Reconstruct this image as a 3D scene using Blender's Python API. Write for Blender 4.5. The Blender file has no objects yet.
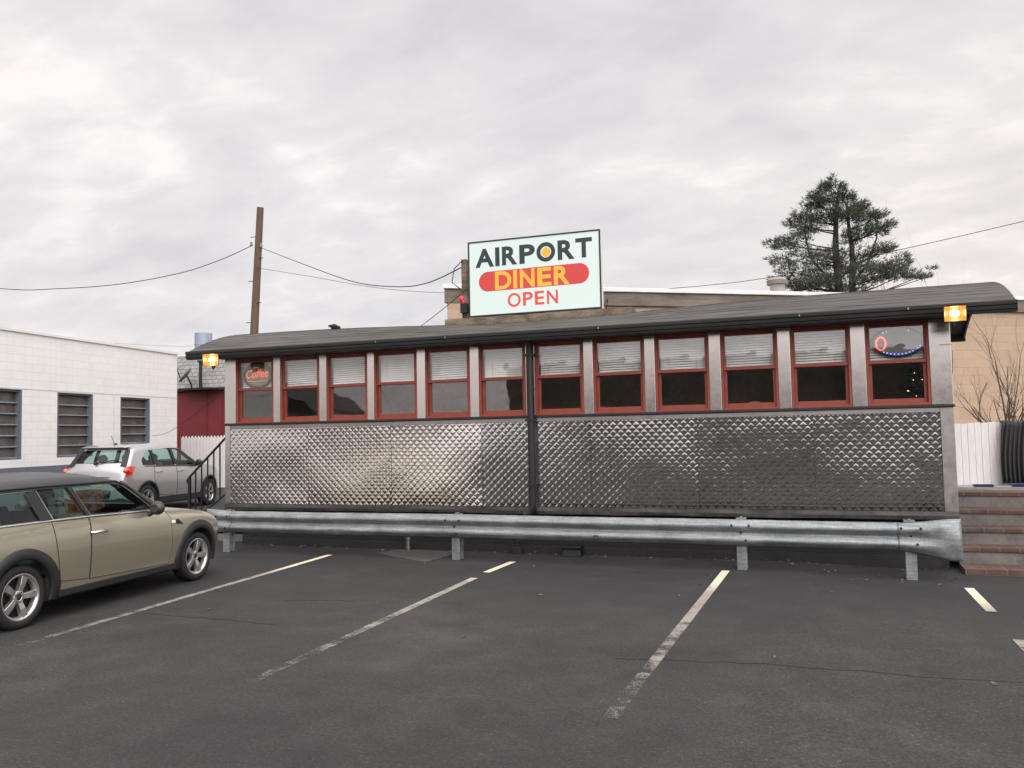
import bpy, bmesh, math, random
from mathutils import Vector, Matrix, noise
R = math.radians
rnd = random.Random(7)
scene = bpy.context.scene
col = scene.collection

# ------------------------------------------------------------------ mesh builder
class MB:
    def __init__(s): s.v = []; s.f = []; s.sm = []
    def add(s, vs, fs, smooth=False):
        o = len(s.v); s.v += [tuple(p) for p in vs]
        for f in fs: s.f.append(tuple(i + o for i in f)); s.sm.append(smooth)
        return s
    def box(s, x0, x1, y0, y1, z0, z1):
        vs = [(x, y, z) for z in (z0, z1) for y in (y0, y1) for x in (x0, x1)]
        return s.add(vs, [(0, 2, 3, 1), (4, 5, 7, 6), (0, 1, 5, 4), (2, 6, 7, 3), (0, 4, 6, 2), (1, 3, 7, 5)])
    def hexa(s, b, t):
        return s.add(list(b) + list(t), [(3, 2, 1, 0), (4, 5, 6, 7), (0, 1, 5, 4), (1, 2, 6, 5), (2, 3, 7, 6), (3, 0, 4, 7)])
    def quad(s, a, b, c, d, smooth=False): return s.add([a, b, c, d], [(0, 1, 2, 3)], smooth)
    def prism(s, poly, fn, a, b):
        """poly of 2-D points, fn(p, q, t) gives the 3-D point, extruded t=a..b"""
        n = len(poly)
        vs = [fn(p, q, a) for p, q in poly] + [fn(p, q, b) for p, q in poly]
        fs = [tuple(range(n - 1, -1, -1)), tuple(range(n, 2 * n))]
        fs += [(i, (i + 1) % n, n + (i + 1) % n, n + i) for i in range(n)]
        return s.add(vs, fs)
    def grid(s, rows, smooth=True, close=False):
        n = len(rows[0]); vs = [p for r in rows for p in r]; fs = []
        for i in range(len(rows) - 1):
            for j in range(n if close else n - 1):
                k = (j + 1) % n
                fs.append((i * n + j, i * n + k, (i + 1) * n + k, (i + 1) * n + j))
        return s.add(vs, fs, smooth)
    def tube(s, pts, r, n=8, caps=True, smooth=True):
        pts = [Vector(p) for p in pts]
        rs = r if isinstance(r, (list, tuple)) else [r] * len(pts)
        rows = []; up = None
        for i, p in enumerate(pts):
            d = (pts[min(i + 1, len(pts) - 1)] - pts[max(i - 1, 0)])
            if d.length < 1e-9: d = Vector((0, 0, 1))
            d.normalize()
            if up is None:
                up = d.orthogonal().normalized()
            up = (up - d * up.dot(d))
            if up.length < 1e-6: up = d.orthogonal()
            up.normalize(); w = d.cross(up)
            rows.append([tuple(p + (up * math.cos(2 * math.pi * k / n) + w * math.sin(2 * math.pi * k / n)) * rs[i]) for k in range(n)])
        s.grid(rows, smooth, True)
        if caps:
            s.add(rows[0], [tuple(range(n - 1, -1, -1))]); s.add(rows[-1], [tuple(range(n))])
        return s
    def lathe(s, prof, n=32, fn=None, smooth=True, closed=False):
        fn = fn or (lambda r, h, a: (r * math.cos(a), r * math.sin(a), h))
        rows = [[fn(r, h, 2 * math.pi * k / n) for k in range(n)] for r, h in prof]
        if closed: rows.append(rows[0])
        return s.grid(rows, smooth, True)
    def ball(s, c, rx, ry, rz, n=14, m=9):
        rows = []
        for i in range(m + 1):
            t = math.pi * (i + .02) / (m + .04)
            rows.append([(c[0] + rx * math.sin(t) * math.cos(2 * math.pi * k / n), c[1] + ry * math.sin(t) * math.sin(2 * math.pi * k / n), c[2] + rz * math.cos(t)) for k in range(n)])
        s.grid(rows, True, True)
        s.add(rows[0], [tuple(range(n))]); s.add(rows[-1], [tuple(range(n - 1, -1, -1))])
        return s
    def mesh(s, name):
        me = bpy.data.meshes.new(name); me.from_pydata(s.v, [], s.f)
        me.polygons.foreach_set('use_smooth', s.sm); me.update()
        return me
    def build(s, name, mat, parent=None, bevel=0, fixn=True):
        """vertices are given in world space when the parent is unrotated, in the root's own space otherwise"""
        me = s.mesh(name)
        if fixn:
            bm = bmesh.new(); bm.from_mesh(me); bmesh.ops.recalc_face_normals(bm, faces=bm.faces); bm.to_mesh(me); bm.free()
        o = bpy.data.objects.new(name, me); col.objects.link(o)
        for m in (mat if isinstance(mat, (list, tuple)) else [mat]): me.materials.append(m)
        if parent is not None:
            o.parent = parent
            off = parent.get('_off')
            if off is not None:
                me.transform(Matrix.Translation(-Vector(off))); o['_off'] = off
        if bevel:
            b = o.modifiers.new('bevel', 'BEVEL'); b.width = bevel; b.segments = 2; b.limit_method = 'ANGLE'; b.angle_limit = R(40)
        return o

def tag(o, label=None, cat=None, group=None, kind=None):
    if label: o['label'] = label
    if cat: o['category'] = cat
    if group: o['group'] = group
    if kind: o['kind'] = kind
    return o
def thing(name, label, cat, loc=(0, 0, 0), rz=0, group=None, world=True):
    """an Empty at the thing's base; with world=True the parts are given in world coordinates"""
    o = bpy.data.objects.new(name, None); col.objects.link(o); o.empty_display_size = .3
    o.location = loc; o.rotation_euler = (0, 0, rz)
    if world and rz == 0: o['_off'] = tuple(loc)
    return tag(o, label, cat, group)
def center(o):
    """move the origin of a one-mesh thing to its base centre"""
    me = o.data; xs = [v.co for v in me.vertices]
    c = Vector(((min(p.x for p in xs) + max(p.x for p in xs)) / 2, (min(p.y for p in xs) + max(p.y for p in xs)) / 2, min(p.z for p in xs)))
    me.transform(Matrix.Translation(-c)); o.location = c
    return o
def copy_tree(o, parent=None):
    c = o.copy(); col.objects.link(c)
    if parent is not None: c.parent = parent
    for ch in list(o.children): copy_tree(ch, c)
    return c
def pchip(pts):
    pts = sorted(pts); xs = [p[0] for p in pts]; ys = [p[1] for p in pts]; n = len(xs)
    h = [xs[i + 1] - xs[i] for i in range(n - 1)]; d = [(ys[i + 1] - ys[i]) / h[i] for i in range(n - 1)]
    m = [d[0]] + [0 if d[i - 1] * d[i] <= 0 else 2 * d[i - 1] * d[i] / (d[i - 1] + d[i]) for i in range(1, n - 1)] + [d[-1]]
    def f(x):
        if x <= xs[0]: return ys[0]
        if x >= xs[-1]: return ys[-1]
        i = 0
        while x > xs[i + 1]: i += 1
        t = (x - xs[i]) / h[i]; t2 = t * t; t3 = t2 * t
        return (2 * t3 - 3 * t2 + 1) * ys[i] + (t3 - 2 * t2 + t) * h[i] * m[i] + (-2 * t3 + 3 * t2) * ys[i + 1] + (t3 - t2) * h[i] * m[i + 1]
    return f
def text_mesh(txt, bold=0.0, shear=0.0):
    """the built-in font as a flat mesh normalised to a unit box; returns verts, faces"""
    cu = bpy.data.curves.new('text', 'FONT'); cu.body = txt; cu.offset = bold; cu.shear = shear; cu.fill_mode = 'FRONT'; cu.resolution_u = 6
    ob = bpy.data.objects.new('text', cu); col.objects.link(ob)
    dg = bpy.context.evaluated_depsgraph_get(); me = bpy.data.meshes.new_from_object(ob.evaluated_get(dg))
    bpy.data.objects.remove(ob); bpy.data.curves.remove(cu)
    vs = [v.co.copy() for v in me.vertices]; fs = [tuple(p.vertices) for p in me.polygons]; bpy.data.meshes.remove(me)
    x0 = min(v.x for v in vs); x1 = max(v.x for v in vs); y0 = min(v.y for v in vs); y1 = max(v.y for v in vs)
    return [((v.x - x0) / (x1 - x0), (v.y - y0) / (y1 - y0)) for v in vs], fs

# ------------------------------------------------------------------ materials
def newmat(name):
    m = bpy.data.materials.new(name); m.use_nodes = True; nt = m.node_tree
    b = nt.nodes['Principled BSDF']
    return m, nt, b
def node(nt, t, **kw):
    n = nt.nodes.new(t)
    for k, v in kw.items():
        if k.startswith('i_'):
            n.inputs[k[2:].replace('_', ' ')].default_value = v
        else: setattr(n, k, v)
    return n
def ramp(nt, fac, stops):
    r = nt.nodes.new('ShaderNodeValToRGB'); e = r.color_ramp.elements
    while len(e) < len(stops): e.new(.5)
    for q, (p, c) in zip(e, stops): q.position = p; q.color = (*c, 1) if len(c) == 3 else c
    nt.links.new(fac, r.inputs['Fac']); return r.outputs['Color']
def mixc(nt, fac, a, b, mode='MIX'):
    n = nt.nodes.new('ShaderNodeMix'); n.data_type = 'RGBA'; n.blend_type = mode
    for sock, val in ((n.inputs[0], fac), (n.inputs[6], a), (n.inputs[7], b)):
        if hasattr(val, 'links'): nt.links.new(val, sock)
        else: sock.default_value = val if not isinstance(val, tuple) or len(val) == 4 else (*val, 1)
    return n.outputs[2]
def math_(nt, op, a, b=None, clamp=False):
    n = nt.nodes.new('ShaderNodeMath'); n.operation = op; n.use_clamp = clamp
    for i, val in enumerate((a, b)):
        if val is None: continue
        if hasattr(val, 'links'): nt.links.new(val, n.inputs[i])
        else: n.inputs[i].default_value = val
    return n.outputs[0]
def tc(nt, which='Object', scale=(1, 1, 1)):
    t = nt.nodes.new('ShaderNodeTexCoord'); mp = nt.nodes.new('ShaderNodeMapping'); mp.inputs['Scale'].default_value = scale
    nt.links.new(t.outputs[which], mp.inputs['Vector']); return mp.outputs['Vector']
def noise_(nt, vec, scale, detail=5, rough=.6, dist=0):
    n = node(nt, 'ShaderNodeTexNoise', i_Scale=scale, i_Detail=detail, i_Roughness=rough, i_Distortion=dist)
    nt.links.new(vec, n.inputs['Vector']); return n.outputs['Fac']
def bump(nt, b, h, strength=.3, dist=.01):
    n = node(nt, 'ShaderNodeBump', i_Strength=strength, i_Distance=dist); nt.links.new(h, n.inputs['Height']); nt.links.new(n.outputs['Normal'], b.inputs['Normal'])
def pm(name, c, rough=.6, metal=0, var=.25, scale=4, stretch=(1, 1, 1), bmp=0, bscale=60, rvar=0, spec=.5, coat=0):
    """plain procedural surface: two noises vary the colour, one the roughness, one the relief"""
    m, nt, b = newmat(name)
    v = tc(nt, 'Object', stretch); n1 = noise_(nt, v, scale); n2 = noise_(nt, v, scale * 7.3, 3)
    s = math_(nt, 'ADD', math_(nt, 'MULTIPLY', n1, .7), math_(nt, 'MULTIPLY', n2, .3))
    lo = tuple(x * (1 - var) for x in c); hi = tuple(min(1, x * (1 + var)) for x in c)
    nt.links.new(ramp(nt, s, [(.3, lo), (.7, hi)]), b.inputs['Base Color'])
    b.inputs['Metallic'].default_value = metal; b.inputs['Specular IOR Level'].default_value = spec
    b.inputs['Coat Weight'].default_value = coat; b.inputs['Coat Roughness'].default_value = .06
    if rvar: 
        rr = math_(nt, 'ADD', rough - rvar / 2, math_(nt, 'MULTIPLY', n1, rvar)); nt.links.new(rr, b.inputs['Roughness'])
    else: b.inputs['Roughness'].default_value = rough
    if bmp: bump(nt, b, noise_(nt, v, bscale, 4), bmp)
    return m
def emis(name, c, strength, base=None):
    m, nt, b = newmat(name); b.inputs['Base Color'].default_value = (*(base or c), 1)
    b.inputs['Emission Color'].default_value = (*c, 1); b.inputs['Emission Strength'].default_value = strength; b.inputs['Roughness'].default_value = .35
    return m
def glass_mat(name, tint=(.75, .8, .78), rough=.015, ior=1.5, wavy=0):
    m, nt, b = newmat(name); nt.nodes.remove(b); out = nt.nodes['Material Output']
    t = nt.nodes.new('ShaderNodeBsdfTransparent'); t.inputs[0].default_value = (*tint, 1)
    g = nt.nodes.new('ShaderNodeBsdfGlossy'); g.inputs['Roughness'].default_value = rough; g.inputs['Color'].default_value = (1, 1, 1, 1)
    f = node(nt, 'ShaderNodeLayerWeight'); f.inputs['Blend'].default_value = .5; mx = nt.nodes.new('ShaderNodeMixShader')
    r0_ = ((ior - 1) / (ior + 1)) ** 2; fac = math_(nt, 'ADD', r0_, math_(nt, 'MULTIPLY', math_(nt, 'POWER', f.outputs['Facing'], 5.0), 1 - r0_))
    nt.links.new(fac, mx.inputs[0]); nt.links.new(t.outputs[0], mx.inputs[1]); nt.links.new(g.outputs[0], mx.inputs[2]); nt.links.new(mx.outputs[0], out.inputs[0])
    if wavy:
        bp = node(nt, 'ShaderNodeBump', i_Strength=wavy, i_Distance=.02); nt.links.new(noise_(nt, tc(nt), 2.2, 2), bp.inputs['Height'])
        nt.links.new(bp.outputs[0], g.inputs['Normal']); nt.links.new(bp.outputs[0], f.inputs['Normal'])
    return m

def asphalt_mat():
    m, nt, b = newmat('asphalt'); v = tc(nt)
    big = noise_(nt, v, .35, 6, .6); mid = noise_(nt, v, 2.2, 5, .65); fine = noise_(nt, v, 40, 4, .85); grit = noise_(nt, v, 95, 2, .85)
    base = ramp(nt, math_(nt, 'ADD', math_(nt, 'MULTIPLY', big, .6), math_(nt, 'MULTIPLY', mid, .4)), [(.36, (.0175, .0174, .0178)), (.52, (.0305, .0298, .0296)), (.66, (.050, .0482, .047))])
    g = ramp(nt, math_(nt, 'ADD', math_(nt, 'MULTIPLY', fine, .6), math_(nt, 'MULTIPLY', grit, .4)), [(.36, (.35, .35, .35)), (.50, (.95, .95, .95)), (.58, (1.3, 1.27, 1.23)), (.64, (3.6, 3.45, 3.2))])
    c = mixc(nt, 1.0, base, g, 'MULTIPLY')
    # asphalt gets darker towards the building, along a wandering edge
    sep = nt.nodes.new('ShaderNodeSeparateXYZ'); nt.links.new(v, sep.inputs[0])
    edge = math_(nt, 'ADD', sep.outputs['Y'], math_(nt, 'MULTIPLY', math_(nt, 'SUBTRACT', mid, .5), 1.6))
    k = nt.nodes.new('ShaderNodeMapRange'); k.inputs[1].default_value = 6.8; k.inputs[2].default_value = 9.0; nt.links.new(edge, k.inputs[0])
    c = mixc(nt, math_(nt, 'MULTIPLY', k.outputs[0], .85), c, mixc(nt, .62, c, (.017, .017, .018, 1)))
    # oil stains and paler scuffed areas
    sc2 = noise_(nt, v, .55, 6, .7, .6); c = mixc(nt, math_(nt, 'MULTIPLY', ramp(nt, sc2, [(.52, (0, 0, 0)), (.72, (1, 1, 1))]), .22), c, (.075, .071, .068, 1))
    st = noise_(nt, v, .9, 3, .5, .4); c = mixc(nt, ramp(nt, st, [(.60, (0, 0, 0)), (.72, (.55, .55, .55))]), c, (.016, .015, .015, 1))
    nt.links.new(c, b.inputs['Base Color'])
    nt.links.new(ramp(nt, big, [(.3, (.72,) * 3), (.7, (.92,) * 3)]), b.inputs['Roughness']); b.inputs['Specular IOR Level'].default_value = .35
    bump(nt, b, math_(nt, 'ADD', math_(nt, 'MULTIPLY', fine, .6), math_(nt, 'MULTIPLY', mid, 1.2)), .55, .012)
    return m
def paint_line_mat():
    m, nt, b = newmat('line_paint'); v = tc(nt); out = nt.nodes['Material Output']
    sep = nt.nodes.new('ShaderNodeSeparateXYZ'); nt.links.new(v, sep.inputs[0])
    n = noise_(nt, v, 9, 5, .7); f = noise_(nt, v, 120, 3, .7)
    near = nt.nodes.new('ShaderNodeMapRange'); near.inputs[1].default_value = 9.6; near.inputs[2].default_value = 4.6; near.inputs[3].default_value = .24; near.inputs[4].default_value = .78
    nt.links.new(sep.outputs['Y'], near.inputs[0])
    n9 = noise_(nt, v, 2.6, 3, .6); s = math_(nt, 'ADD', math_(nt, 'ADD', math_(nt, 'MULTIPLY', n, .35), math_(nt, 'MULTIPLY', f, .35)), math_(nt, 'MULTIPLY', n9, .30))
    a = math_(nt, 'MULTIPLY', math_(nt, 'SUBTRACT', s, math_(nt, 'ADD', math_(nt, 'MULTIPLY', near.outputs[0], .38), .24)), 9, True)
    old = nt.nodes.new('ShaderNodeMapRange'); old.inputs[1].default_value = 9.0; old.inputs[2].default_value = 9.7; nt.links.new(sep.outputs['Y'], old.inputs[0])
    c = mixc(nt, old.outputs[0], (.25, .23, .20, 1), (.74, .65, .50, 1)); c = mixc(nt, math_(nt, 'MULTIPLY', n, .45), c, (.22, .20, .17, 1))
    nt.links.new(c, b.inputs['Base Color']); b.inputs['Roughness'].default_value = .7
    t = nt.nodes.new('ShaderNodeBsdfTransparent'); mx = nt.nodes.new('ShaderNodeMixShader')
    nt.links.new(a, mx.inputs[0]); nt.links.new(t.outputs[0], mx.inputs[1]); nt.links.new(b.outputs[0], mx.inputs[2]); nt.links.new(mx.outputs[0], out.inputs[0])
    return m
def block_mat(name, c1, c2, mortar, bw=.4, bh=.2, ms=.008, dirt=(.3, .28, .25), dirtamt=.3, bmp=.35, rough=.75):
    m, nt, b = newmat(name); v = tc(nt)
    sep = nt.nodes.new('ShaderNodeSeparateXYZ'); nt.links.new(v, sep.inputs[0]); cb = nt.nodes.new('ShaderNodeCombineXYZ')
    nt.links.new(sep.outputs['X'], cb.inputs[0]); nt.links.new(sep.outputs['Z'], cb.inputs[1])
    br = nt.nodes.new('ShaderNodeTexBrick'); nt.links.new(cb.outputs[0], br.inputs['Vector'])
    br.inputs['Scale'].default_value = 1; br.inputs['Brick Width'].default_value = bw; br.inputs['Row Height'].default_value = bh; br.inputs['Mortar Size'].default_value = ms
    br.inputs['Mortar Smooth'].default_value = .3; br.inputs['Color1'].default_value = (*c1, 1); br.inputs['Color2'].default_value = (*c2, 1); br.inputs['Mortar'].default_value = (*mortar, 1)
    n = noise_(nt, v, 1.1, 6, .65); n2 = noise_(nt, tc(nt, 'Object', (6, 6, .5)), 1.0, 4)
    f = math_(nt, 'MULTIPLY', ramp(nt, math_(nt, 'ADD', math_(nt, 'MULTIPLY', n, .6), math_(nt, 'MULTIPLY', n2, .4)), [(.45, (0, 0, 0)), (.75, (1, 1, 1))]), dirtamt)
    nt.links.new(mixc(nt, f, br.outputs['Color'], (*dirt, 1)), b.inputs['Base Color']); b.inputs['Roughness'].default_value = rough
    h = math_(nt, 'ADD', math_(nt, 'MULTIPLY', br.outputs['Fac'], -1), math_(nt, 'MULTIPLY', noise_(nt, v, 45, 4), .35)); bump(nt, b, h, bmp, .006)
    return m
def steel_mat(name, c, rough, rv, dark=.0, aniso=0, bp=.03):
    m, nt, b = newmat(name); v = tc(nt); n = noise_(nt, v, .9, 5, .6); n2 = noise_(nt, v, 14, 4, .6)
    b.inputs['Metallic'].default_value = 1
    nt.links.new(ramp(nt, math_(nt, 'ADD', math_(nt, 'MULTIPLY', n, .6), math_(nt, 'MULTIPLY', n2, .4)), [(.3, tuple(x * (1 - dark) for x in c)), (.65, c)]), b.inputs['Base Color'])
    nt.links.new(math_(nt, 'ADD', rough, math_(nt, 'MULTIPLY', math_(nt, 'SUBTRACT', n2, .5), rv)), b.inputs['Roughness'])
    if aniso: b.inputs['Anisotropic'].default_value = aniso
    bump(nt, b, n2, bp, .01)
    return m
def car_paint(name, c, rough=.3):
    m, nt, b = newmat(name); v = tc(nt); fl = noise_(nt, v, 900, 2, .7)
    nt.links.new(mixc(nt, math_(nt, 'MULTIPLY', fl, .35), (*c, 1), tuple(min(1, x * 1.5) for x in c) + (1,)), b.inputs['Base Color'])
    d = noise_(nt, v, 3, 5, .6)
    b.inputs['Metallic'].default_value = .72; nt.links.new(math_(nt, 'ADD', rough - .06, math_(nt, 'MULTIPLY', d, .12)), b.inputs['Roughness'])
    b.inputs['Coat Weight'].default_value = 1.0; b.inputs['Coat Roughness'].default_value = .06
    return m
def shingle_mat():
    m, nt, b = newmat('roof_shingle'); v = tc(nt, 'Object', (.35, 1.4, 1.4)); v2 = tc(nt)
    n = noise_(nt, v, 1.6, 6, .65); n2 = noise_(nt, tc(nt, 'Object', (1.2, 9, 9)), 1.5, 4); g = noise_(nt, v2, 140, 3, .7)
    s = math_(nt, 'ADD', math_(nt, 'MULTIPLY', n, .55), math_(nt, 'MULTIPLY', n2, .45))
    c = ramp(nt, s, [(.34, (.030, .028, .026)), (.5, (.060, .056, .052)), (.66, (.098, .090, .082))])
    c = mixc(nt, 1, c, ramp(nt, g, [(.3, (.6, .6, .6)), (.7, (1.35, 1.35, 1.35))]), 'MULTIPLY')
    rust = noise_(nt, v2, .7, 4); c = mixc(nt, math_(nt, 'MULTIPLY', ramp(nt, rust, [(.58, (0, 0, 0)), (.7, (1, 1, 1))]), .35), c, (.11, .075, .05, 1))
    nt.links.new(c, b.inputs['Base Color']); b.inputs['Roughness'].default_value = .9; bump(nt, b, g, .5, .006)
    return m

M = {}
M['asphalt'] = asphalt_mat(); M['line'] = paint_line_mat()
M['concrete'] = pm('concrete', (.26, .25, .235), .85, var=.35, scale=3, bmp=.3)
M['old_concrete'] = pm('old_concrete', (.052, .050, .048), .9, var=.3, scale=5, bmp=.4)
M['crack'] = pm('crack_filler', (.012, .012, .012), .7)
M['quilt'] = steel_mat('quilted_steel', (.70, .67, .63), .085, .05, .22)
M['quilt_dim_reflection'] = steel_mat('quilted_steel_dim_reflection', (.52, .515, .515), .12, .06, .30)  # darker copy: dimmer reflections of the right-hand sheets put into the colour
M['steel'] = steel_mat('stainless_steel', (.64, .605, .565), .22, .12, .18, 0, .004)
M['steel_trim'] = steel_mat('steel_trim', (.40, .375, .355), .40, .25, .35)
M['skirt'] = steel_mat('skirt_metal', (.16, .155, .15), .45, .3, .45)
M['galv'] = None
m, nt, b = newmat('galvanised_steel'); v = tc(nt); n = noise_(nt, v, 3, 6, .65); n2 = noise_(nt, tc(nt, 'Object', (.6, 2, 9)), 6, 4, .6); vo = node(nt, 'ShaderNodeTexVoronoi', i_Scale=70.0); nt.links.new(v, vo.inputs['Vector'])
s_ = math_(nt, 'ADD', math_(nt, 'ADD', math_(nt, 'MULTIPLY', n, .45), math_(nt, 'MULTIPLY', n2, .45)), math_(nt, 'MULTIPLY', vo.outputs['Color'], .12))
nt.links.new(ramp(nt, s_, [(.36, (.12, .131, .137)), (.55, (.24, .256, .264)), (.72, (.38, .397, .402))]), b.inputs['Base Color']); b.inputs['Metallic'].default_value = .55
nt.links.new(ramp(nt, n, [(.3, (.42,) * 3), (.7, (.66,) * 3)]), b.inputs['Roughness']); bump(nt, b, n2, .12, .01); M['galv'] = m
M['red'] = pm('red_window_paint', (.215, .042, .026), .45, var=.22, scale=6, bmp=.08)
M['black'] = pm('black_metal', (.009, .009, .0095), .48, var=.3, scale=3, rvar=.25)
M['blackmatte'] = pm('black_matte', (.013, .013, .013), .85, var=.4, scale=4, bmp=.2)
M['soffit'] = pm('brown_soffit', (.055, .038, .032), .7)
M['shingle'] = shingle_mat()
M['inside'] = pm('dark_interior', (.40, .28, .19), .8, var=.5, scale=1.5)
M['inside_floor'] = pm('interior_floor', (.05, .045, .04), .7)
M['booth'] = pm('booth_vinyl', (.30, .07, .045), .5)
M['glass'] = glass_mat('window_glass', (.97, .975, .97), .02, 1.75, .08)
M['dirty_glass'] = pm('dirty_glass', (.085, .072, .064), .35, var=.55, scale=3, spec=.35)
M['carglass'] = glass_mat('car_glass', (.66, .83, .78), .02, 1.5)
M['blind'] = pm('blind_slat', (.90, .895, .87), .5, var=.08)
M['white_block'] = block_mat('white_painted_block', (.74, .73, .72), (.715, .705, .695), (.62, .61, .60), .4, .2, .006, (.50, .475, .455), .3, .35)
M['grey_band'] = pm('blue_grey_paint', (.115, .125, .155), .7, var=.15, scale=3, bmp=.2)
M['tan_block'] = block_mat('tan_painted_block', (.37, .268, .188), (.325, .235, .163), (.325, .238, .168), .4, .2, .008, (.36, .28, .19), .7, .6)
M['cornice'] = pm('weathered_cornice', (.145, .12, .097), .85, var=.55, scale=1.3, stretch=(.5, .5, 3), bmp=.4, bscale=20)
M['coping'] = pm('pale_coping', (.62, .61, .60), .5, var=.15)
M['red_wall'] = pm('dark_red_siding', (.15, .017, .023), .6, var=.2, scale=2)
M['grey_shingle'] = block_mat('grey_shingle', (.27, .265, .255), (.20, .195, .19), (.07, .07, .07), .26, .15, .012, (.15, .15, .14), .5, .6, .9)
M['white_fence'] = pm('white_board', (.68, .66, .655), .6, var=.12, scale=5, stretch=(6, 6, .6))
M['blue_grey_metal'] = pm('blue_grey_metal', (.27, .32, .39), .5, var=.2, metal=.3)
M['wood'] = pm('pole_wood', (.105, .068, .046), .9, var=.45, scale=5, stretch=(5, 5, .3), bmp=.4, bscale=30)
M['old_wood'] = pm('weathered_beam', (.15, .118, .085), .9, var=.9, scale=2.6, stretch=(1.2, 2, 3), bmp=.5, bscale=22)
M['rubber'] = pm('tyre_rubber', (.010, .010, .010), .8, var=.25, scale=8, bmp=.2)
M['plastic'] = pm('black_plastic', (.011, .011, .0115), .55, var=.2)
M['alloy'] = pm('alloy_wheel', (.52, .51, .50), .32, metal=.85, var=.12, scale=9)
M['chrome'] = pm('chrome', (.8, .8, .78), .12, metal=1, var=.05)
M['brass_paint'] = car_paint('champagne_paint', (.365, .340, .258))
M['black_roof'] = pm('grey_black_roof_paint', (.024, .0245, .026), .5, var=.15, coat=.12)
M['silver_paint'] = car_paint('silver_paint', (.43, .425, .435), .34)
M['caboin'] = pm('car_interior', (.035, .034, .033), .8)
M['seat'] = pm('car_seat', (.075, .085, .085), .8)
M['tail'] = pm('tail_lamp', (.55, .02, .015), .15, var=.1, coat=1)
M['lamp_lens'] = pm('clear_lamp', (.75, .74, .72), .1, var=.05, coat=1)
M['amber'] = pm('reflector_red', (.35, .03, .02), .25)
M['brick_tread'] = block_mat('brick_tread', (.088, .042, .030), (.042, .025, .020), (.09, .075, .062), .21, .3, .012, (.115, .10, .088), 1.0, .8, .85)
M['step_riser'] = pm('grey_riser', (.135, .124, .114), .9, var=.5, scale=3, bmp=.4)
M['bark'] = pm('bark', (.030, .024, .020), .95, var=.4, scale=6, bmp=.6, bscale=25)
M['twig'] = pm('bare_twig', (.085, .062, .050), .9, var=.3)
M['needle'] = pm('pine_needle', (.036, .049, .026), .75, var=.65, scale=1.3)
M['tarp'] = pm('black_tarp', (.014, .014, .016), .62, var=.3, scale=3)
M['blue'] = pm('blue_plastic', (.010, .016, .10), .45)
M['leaf'] = pm('dead_leaf', (.11, .08, .052), .9, var=.6, scale=2)
M['sign_face'] = emis('lit_sign_face', (.74, .90, .84), .48, (.30, .33, .32))
M['sign_dark'] = emis('sign_dark_letter', (.010, .022, .024), .2)
M['sign_red'] = emis('sign_red', (.66, .05, .045), .42, (.3, .03, .025))
M['sign_open'] = emis('sign_open_red', (.78, .07, .05), .55, (.3, .03, .02))
M['sign_yellow'] = emis('sign_yellow', (.95, .46, .045), .62, (.3, .15, .02))
M['flood'] = emis('flood_reflector', (1, .40, .09), .42, (.16, .085, .025))
M['floodbulb'] = emis('flood_bulb', (1, .74, .36), 20)
M['neon'] = emis('neon_red', (1, .13, .06), .62)
M['neon_y'] = emis('neon_amber', (1, .22, .08), .35)
M['led_red'] = emis('led_red', (1, .11, .07), 2.2)
M['led_blue'] = emis('led_blue', (.12, .22, 1), 3.0)
M['fairy'] = emis('fairy_light', (1, .62, .22), 3)
M['greenoval'] = pm('green_oval', (.055, .075, .050), .5, var=.2)
M['yellowgreen'] = pm('olive_oval', (.20, .20, .10), .5, var=.3)
M['grey_plastic'] = pm('grey_sign_board', (.16, .16, .155), .5)
M['pale_plastic'] = pm('pale_plastic', (.6, .6, .58), .5)
M['brownbrick'] = block_mat('brown_brick', (.13, .118, .11), (.105, .098, .092), (.13, .12, .115), .22, .075, .01, (.05, .04, .035), .4, .4)
M['siding'] = pm('beige_siding', (.30, .27, .22), .8, var=.15)
M['tan_pilaster'] = M['tan_block']

# ------------------------------------------------------------------ camera
YAW, PITCH, ROLL, CAMH = R(19.8877), R(3.2499), R(1.1594), 1.7
fw = Vector((-math.sin(YAW) * math.cos(PITCH), math.cos(YAW) * math.cos(PITCH), math.sin(PITCH)))
r0 = Vector((math.cos(YAW), math.sin(YAW), 0)); u0 = r0.cross(fw)
rr = r0 * math.cos(ROLL) - u0 * math.sin(ROLL); uu = u0 * math.cos(ROLL) + r0 * math.sin(ROLL)
cd = bpy.data.cameras.new('camera'); cam = bpy.data.objects.new('camera', cd); col.objects.link(cam)
cam.matrix_world = Matrix(((rr.x, uu.x, -fw.x, 0), (rr.y, uu.y, -fw.y, 0), (rr.z, uu.z, -fw.z, CAMH), (0, 0, 0, 1)))
cd.sensor_width = 36; cd.lens = 850 / 1024 * 36; cd.clip_end = 3000; cd.clip_start = .05
scene.camera = cam

# ------------------------------------------------------------------ sky and sun
SUN_EL, SUN_AZ = R(34), R(142)     # azimuth clockwise from +Y
sun_dir = Vector((math.sin(SUN_AZ) * math.cos(SUN_EL), math.cos(SUN_AZ) * math.cos(SUN_EL), math.sin(SUN_EL)))
sl = bpy.data.lights.new('sun', 'SUN'); sl.energy = 1.5; sl.angle = R(42); sl.color = (1, .945, .875)
so = bpy.data.objects.new('sun', sl); col.objects.link(so); so.rotation_euler = (-sun_dir).to_track_quat('-Z', 'Y').to_euler(); so.location = (10, -10, 20)
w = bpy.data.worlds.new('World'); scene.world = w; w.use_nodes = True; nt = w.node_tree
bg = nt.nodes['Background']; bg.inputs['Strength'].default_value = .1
sky = nt.nodes.new('ShaderNodeTexSky'); sky.sky_type = 'NISHITA'; sky.sun_disc = False; sky.sun_elevation = SUN_EL; sky.sun_rotation = SUN_AZ
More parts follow.
